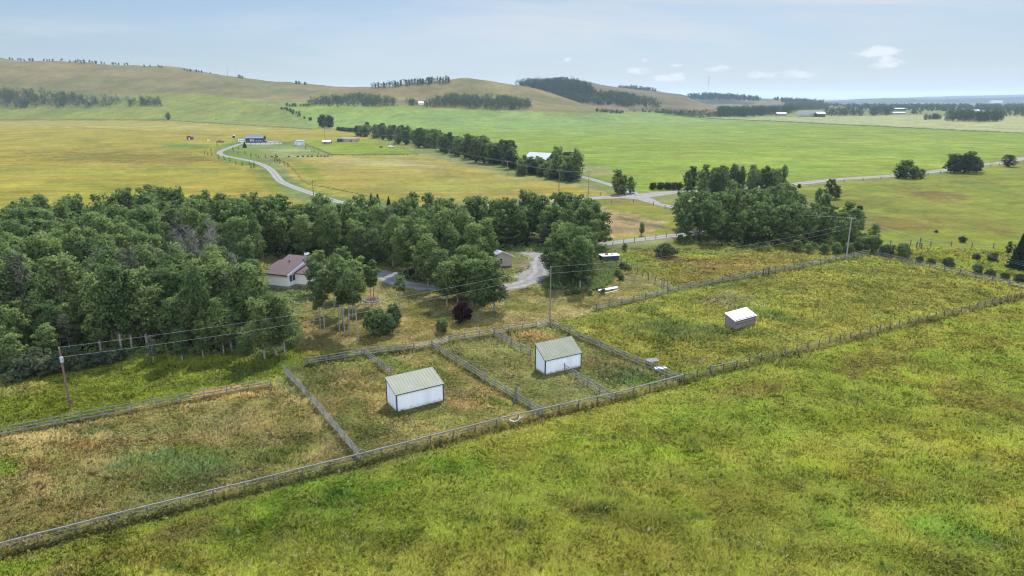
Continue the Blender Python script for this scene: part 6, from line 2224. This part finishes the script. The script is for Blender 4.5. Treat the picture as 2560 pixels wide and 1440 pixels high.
far_wood('dark woods under the tall mast', [(1716, 241), (1760, 238), (1850, 242), (1900, 248), (1890, 253), (1800, 250), (1730, 250)], D_, 240, 16, 20, 2.6)
far_wood('dark woods on the last low hill', [(1930, 249), (2000, 253), (2060, 259), (2050, 262), (1960, 258)], D_, 140, 16, 21, 2.6)
far_wood('mixed dark trees at the left edge of the plain woods', [(1566, 286), (1590, 284), (1640, 286), (1700, 292), (1770, 296), (1785, 292), (1792, 297), (1740, 300), (1660, 295), (1568, 289)], g_, 150, 16, 22, 1.5, spr=.5)
far_wood('pale trees behind the mixed dark plain trees', [(1668, 279), (1720, 280), (1722, 284), (1668, 284)], g_, 70, 18, 23, 1.9)
far_wood('long woods behind the grain bins', [(1792, 285), (1850, 282), (1980, 280), (1990, 284), (1940, 288), (1870, 294), (1796, 296)], g_, 320, 19, 24, 1.8)
far_wood('woods far behind the grain bins', [(1960, 272), (2060, 271), (2070, 275), (1960, 277)], g_, 160, 22, 25, 2.4)
far_wood('tree row right of the grain bins', [(2064, 287), (2120, 286), (2160, 288), (2158, 290), (2064, 291)], g_, 60, 17, 26, 1.7)
far_wood('shorter tree row ending the pale field', [(2176, 287), (2228, 285), (2230, 289), (2176, 290)], g_, 44, 17, 27, 1.7)
far_wood('few trees in the pale field gap', [(2280, 284), (2302, 284), (2302, 286), (2280, 286)], g_, 10, 13, 28, 1.6)
far_wood('low round trees left of the two dense groves', [(2312, 298), (2350, 296.5), (2352, 299.5), (2312, 300)], g_, 24, 10, 29, 1.4, wd=.3)
far_wood('left dense grove in the pale field', [(2366, 300), (2430, 299), (2432, 304), (2366, 304)], g_, 90, 19, 30, 1.5, wd=.24)
far_wood('right dense grove in the pale field', [(2440, 301), (2504, 300), (2504, 305), (2440, 306)], g_, 80, 17, 31, 1.5, wd=.24)
far_wood('long tree belt right of the dense groves', [(2462, 288), (2600, 286), (2900, 286), (2900, 292), (2462, 292)], g_, 260, 18, 32, 1.8)
far_wood('flat woods along the horizon right of the far hills', [(2060, 266), (2260, 267), (2500, 267), (3000, 266), (3000, 270), (2500, 272), (2200, 272), (2060, 271)], g_, 700, 15, 33, 3.6)
far_wood('second flat wood strip along the horizon', [(2120, 271), (2230, 272), (2500, 274), (3000, 274), (3000, 279), (2500, 280), (2300, 278), (2120, 274)], g_, 360, 14, 34, 2.6)
far_wood('hedgy trees beyond the dry hill field', [(1476, 277), (1560, 283), (1566, 286), (1500, 282)], A_, 20, 6, 35, 1.3, wd=.4)

# ---------------------------------------------------------------- grass
def grass_field(seed, n, y0, y1, zones_out, hfun, name, label, inside=None):
    rng = np.random.default_rng(seed)
    px = rng.uniform(-620, 3180, n)
    py = rng.uniform(y0, y1, n)
    bad = ((px < -60) | (px > 2620) | (py > 1480)) & (rng.random(n) < .5)      # thinner beyond what this view shows
    for poly in zones_out:
        bad |= pip_dist(px, py, poly) > 2
    if inside is not None:
        bad |= pip_dist(px, py, inside) < 1
    u, v = (px - 1280) / F, (720 - py) / F
    t = -HC / (-SP + v * CP)
    X, Y = u * t, (CP + v * SP) * t
    for line, hw in ROADS:
        c = line
        near = (X > c[:, 0].min() - 6) & (X < c[:, 0].max() + 6) & (Y > c[:, 1].min() - 6) & (Y < c[:, 1].max() + 6)
        if near.any():
            d = line_dist(X[near], Y[near], c)
            b = bad[near]
            b |= d < hw + .1
            bad[near] = b
    for S in (S1, S2, S3):
        a, b, c, d, uu, ww, L, D = S
        lx, ly = (X - a.x) * uu.x + (Y - a.y) * uu.y, (X - a.x) * ww.x + (Y - a.y) * ww.y
        bad |= (lx > -.15) & (lx < L + .15) & (ly > -.15) & (ly < D + .15)
    for c, r in ((G(700, 700), 6.5), (G(1262, 655), 7)):
        bad |= (X - c.x) ** 2 + (Y - c.y) ** 2 < r * r
    px, py, X, Y = (q[~bad] for q in (px, py, X, Y))
    n = len(px)
    H, dens = hfun(px, py, X, Y, rng)
    keep = rng.random(n) < dens
    px, py, X, Y, H = (q[keep] for q in (px, py, X, Y, H))
    n = len(px)
    C = alb(field_colour(X, Y, px, py)) * 2.15
    C = C * .96 + C.mean(1)[:, None] * .04
    C *= (.89 + .25 * rng.random(n))[:, None]
    C *= 1 + (rng.random((n, 3)) - .5) * np.array([.2, .08, .15])
    straw = rng.random(n) < .05
    C[straw] = C[straw] * .6 + alb((178, 168, 112)) * .5
    dist = np.sqrt(X * X + Y * Y)
    wd = np.clip(dist / 74, .8, 2.6) * .07
    K = 4
    wind = np.array([.22, -.1])
    V = np.empty((n, K, 3, 3))
    lean_n = np.stack([fbm(X / 2.3, Y / 2.3, 61, 2) - .5, fbm(X / 2.3, Y / 2.3, 67, 2) - .5], 1) * 1.3
    for k in range(K):
        a = rng.random(n) * 6.283
        r0 = rng.random(n) * .22
        bx, by = X + np.cos(a) * r0, Y + np.sin(a) * r0
        b2 = rng.random(n) * 6.283
        w2 = wd * (.6 + .8 * rng.random(n))
        h = H * (.65 + .7 * rng.random(n))
        lx = (np.cos(a) * .6 + wind[0] + lean_n[:, 0]) * h
        ly = (np.sin(a) * .6 + wind[1] + lean_n[:, 1]) * h
        V[:, k, 0] = np.stack([bx - np.cos(b2) * w2, by - np.sin(b2) * w2, np.zeros(n)], 1)
        V[:, k, 1] = np.stack([bx + np.cos(b2) * w2, by + np.sin(b2) * w2, np.zeros(n)], 1)
        V[:, k, 2] = np.stack([bx + lx, by + ly, h], 1)
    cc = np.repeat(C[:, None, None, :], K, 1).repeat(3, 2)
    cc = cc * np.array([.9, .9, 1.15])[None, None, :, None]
    Fq = np.arange(n * K * 3).reshape(-1, 3)
    V = V.reshape(-1, 3)
    Fq = face_way(V, Fq, np.array([0, -.45, .55]))
    NN = np.repeat(np.stack([rng.normal(0, .35, n * K), rng.normal(0, .35, n * K) - .1, np.ones(n * K)], 1), 3, 0).astype(np.float32)
    NN /= np.linalg.norm(NN, axis=1)[:, None]
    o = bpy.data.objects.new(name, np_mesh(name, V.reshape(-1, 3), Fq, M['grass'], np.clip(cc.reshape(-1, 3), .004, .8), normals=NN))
    COL.objects.link(o)
    tag(o, label, None, None, 'stuff')
    print(name, n)


TALL = [(430, 1165, 190, 50), (300, 1175, 80, 26), (1560, 935, 80, 24), (1700, 830, 130, 30), (840, 1245, 80, 24), (1730, 1110, 50, 22), (880, 1365, 45, 22), (1930, 790, 90, 16), (480, 905, 130, 20), (740, 1306, 26, 16), (2370, 1395, 50, 14),
        (1240, 1010, 45, 18), (1390, 1130, 30, 14), (1545, 1150, 22, 10), (550, 985, 110, 16), (1320, 835, 60, 10), (2130, 1005, 25, 10), (2240, 1135, 30, 10), (1500, 1265, 40, 14), (1290, 1310, 40, 16), (2045, 1240, 40, 12), (1660, 1225, 60, 14), (720, 1140, 90, 20)]
TALL_D = [(840, 1245, 70, 20), (1730, 1110, 45, 18), (880, 1362, 40, 18), (740, 1306, 24, 13), (1090, 1225, 28, 10), (1180, 1300, 22, 10), (1030, 1330, 26, 12), (2140, 1000, 25, 8), (2240, 1135, 28, 8), (2300, 1158, 30, 8), (1990, 1330, 40, 14), (2460, 1150, 30, 10), (1740, 1295, 30, 12), (1490, 1270, 36, 12), (1290, 1310, 34, 14), (560, 1330, 34, 12),
          (1985, 1135, 24, 8), (2385, 1400, 40, 12), (1900, 1330, 26, 9), (1560, 1240, 26, 9), (1320, 1200, 24, 8), (2170, 1135, 22, 7), (2480, 1360, 40, 14), (2210, 1420, 34, 12), (1420, 1150, 24, 9), (680, 1400, 40, 14), (430, 1420, 36, 12), (960, 1420, 30, 12)]


def h_rough(px, py, X, Y, rng):
    H = .09 + .13 * smooth(.35, .7, fbm(X / 3.1, Y / 3.1, 51, 3)) + .06 * rng.random(len(px))
    for cx, cy, rx, ry in TALL:
        r = ((px - cx) / rx) ** 2 + ((py - cy) / ry) ** 2
        H = H + .22 * smooth(1.2, .4, r)
    for line in ([(0, 1390), (903, 1160), (1703, 956)], [(1080, 868), (1355, 1040)], [(1376, 812), (1703, 952)], [(1703, 956), (2560, 740)], [(770, 912), (1035, 876), (1340, 820)], [(778, 1003), (905, 1155)]):
        H = H + .26 * smooth(9, 2, line_dist(px, py, line))
    pen = (pip_dist(px, py, P_PEN2) > 0) | (pip_dist(px, py, P_PEN1) > 0)
    H = np.where(pen, H * .7, H)
    far = smooth(1000, 620, py)
    return H * (1 + .35 * far), np.full(len(px), 1.0)


for cx, cy, rx, ry in TALL_D:
    B.append((cx, cy, rx, ry, 8, (78, 104, 40), .75))
LAWNISH = [P_LAWN, P_FOREST1, P_FOREST2, P_CLUMP, P_RCLUMP, P_YARD, P_FRONT]
grass_field(3, 700000, 620, 1720, LAWNISH, h_rough, 'grass', 'rough uncut grass and weeds of the meadow and paddocks')


def h_lawn(px, py, X, Y, rng):
    return .05 + .07 * rng.random(len(px)), np.full(len(px), 1.0)


grass_field(4, 330000, 655, 900, [P_CLUMP, P_RCLUMP, P_YARD, P_FRONT], h_lawn, 'lawn_grass', 'short dry mown grass of the lawn', inside=P_LAWN)


# undergrowth below the trees
def under(seed, poly, n, name, label):
    rng = np.random.default_rng(seed)
    a = np.asarray(poly)
    px, py = rng.uniform(a[:, 0].min(), a[:, 0].max(), n), rng.uniform(a[:, 1].min(), a[:, 1].max(), n)
    k = pip_dist(px, py, poly) > -6
    px, py = px[k], py[k]
    u, v = (px - 1280) / F, (720 - py) / F
    t = -HC / (-SP + v * CP)
    P = np.stack([u * t, (CP + v * SP) * t, .25 + .3 * rng.random(len(px))], 1)
    ok = np.ones(len(P), bool)
    for line, hw in ROADS:
        ok &= line_dist(P[:, 0], P[:, 1], line) > hw + .4
    for c, r in houses:
        ok &= (P[:, 0] - c.x) ** 2 + (P[:, 1] - c.y) ** 2 > (r * .8) ** 2
    P = P[ok]
    V, Fq = leaf_cloud(rng, P, np.full(len(P), .55), 9, .3, squash=.7)
    V[:, 2] = np.maximum(V[:, 2], .03)
    return V, Fq


Vs, Fs, off = [], [], 0
for sd_, poly, n in ((81, P_FOREST1, 9000), (82, P_FOREST2, 5000), (83, P_RCLUMP, 1500), (84, P_GROVE, 900), (85, P_CLUMP, 300)):
    V, Fq = under(sd_, poly, n, None, None)
    Vs.append(V)
    Fs.append(Fq + off)
    off += len(V)
o = bpy.data.objects.new('undergrowth', np_mesh('undergrowth', np.concatenate(Vs), np.concatenate(Fs), M['leaf']))
COL.objects.link(o)
tag(o, 'low leafy undergrowth beneath the aspen woods', None, None, 'stuff')

# taller weeds and flower heads standing out of the grass
rng = np.random.default_rng(77)
n = 4200
px, py = rng.uniform(-350, 2900, n), 640 + 820 * rng.random(n) ** 1.25
spots_w = [(rng.normal(1690, 60, 260), rng.normal(845, 22, 260)), (rng.normal(430, 110, 350), rng.normal(1165, 34, 350)), (rng.normal(1560, 50, 160), rng.normal(935, 14, 160)), (rng.normal(830, 60, 160), rng.normal(960, 22, 160)), (rng.normal(1820, 60, 90), rng.normal(752, 12, 90))]
t_ = rng.random(500)
spots_w.append((np.interp(t_, [0, .5, 1], [0, 903, 1703]) + rng.normal(0, 6, 500), np.interp(t_, [0, .5, 1], [1390, 1160, 958]) + rng.normal(0, 5, 500)))
t_ = rng.random(220)
spots_w.append((np.interp(t_, [0, 1], [1710, 2560]) + rng.normal(0, 6, 220), np.interp(t_, [0, 1], [955, 742]) + rng.normal(0, 4, 220)))
px, py = np.concatenate([px] + [a for a, b in spots_w]), np.concatenate([py] + [b for a, b in spots_w])
ok = np.ones(len(px), bool)
for poly in LAWNISH:
    ok &= pip_dist(px, py, poly) < -2
u, v = (px - 1280) / F, (720 - py) / F
t = -HC / (-SP + v * CP)
X, Y = u * t, (CP + v * SP) * t
for S in (S1, S2, S3):
    a, b, c, d, uu, ww, L, D = S
    lx, ly = (X - a.x) * uu.x + (Y - a.y) * uu.y, (X - a.x) * ww.x + (Y - a.y) * ww.y
    ok &= ~((lx > -.4) & (lx < L + .4) & (ly > -.4) & (ly < D + .4))
ok &= (fbm(X / 9, Y / 9, 71, 3) > .4) | (np.arange(len(px)) >= n)
px, py, X, Y = px[ok], py[ok], X[ok], Y[ok]
n = len(px)
base = alb(field_colour(X, Y, px, py))
kind = rng.random(n)
tintw = np.where((kind < .55)[:, None], base * .55 + alb((70, 96, 40)) * .45, np.where((kind < .9)[:, None], base * .7 + alb((120, 96, 58)) * .45, base * .6 + alb((196, 190, 150)) * .5))
rad = .14 + .2 * rng.random(n) ** 2
P = np.stack([X, Y, rad * 1.1], 1)
V, Fq, NN = leaf_cloud(rng, P, rad, 16, .14, up=.5, squash=1.25, normals=(0, 0, 0))
V[:, 2] = np.maximum(V[:, 2], .02)
NN = np.repeat(np.tile(np.array([0, -.15, 1.0]), (len(V) // 4, 1)) + rng.normal(0, .35, (len(V) // 4, 3)), 4, 0)
NN /= np.linalg.norm(NN, axis=1)[:, None]
Fq = face_way(V, Fq, np.array([0, -.45, .55]))
o = bpy.data.objects.new('weeds', np_mesh('weeds', V, Fq, M['grass'], np.repeat(np.clip(tintw * 1.5, .004, .8), 64, 0), normals=NN))
COL.objects.link(o)
tag(o, 'scattered taller weeds and seed heads in the rough grass', None, None, 'stuff')
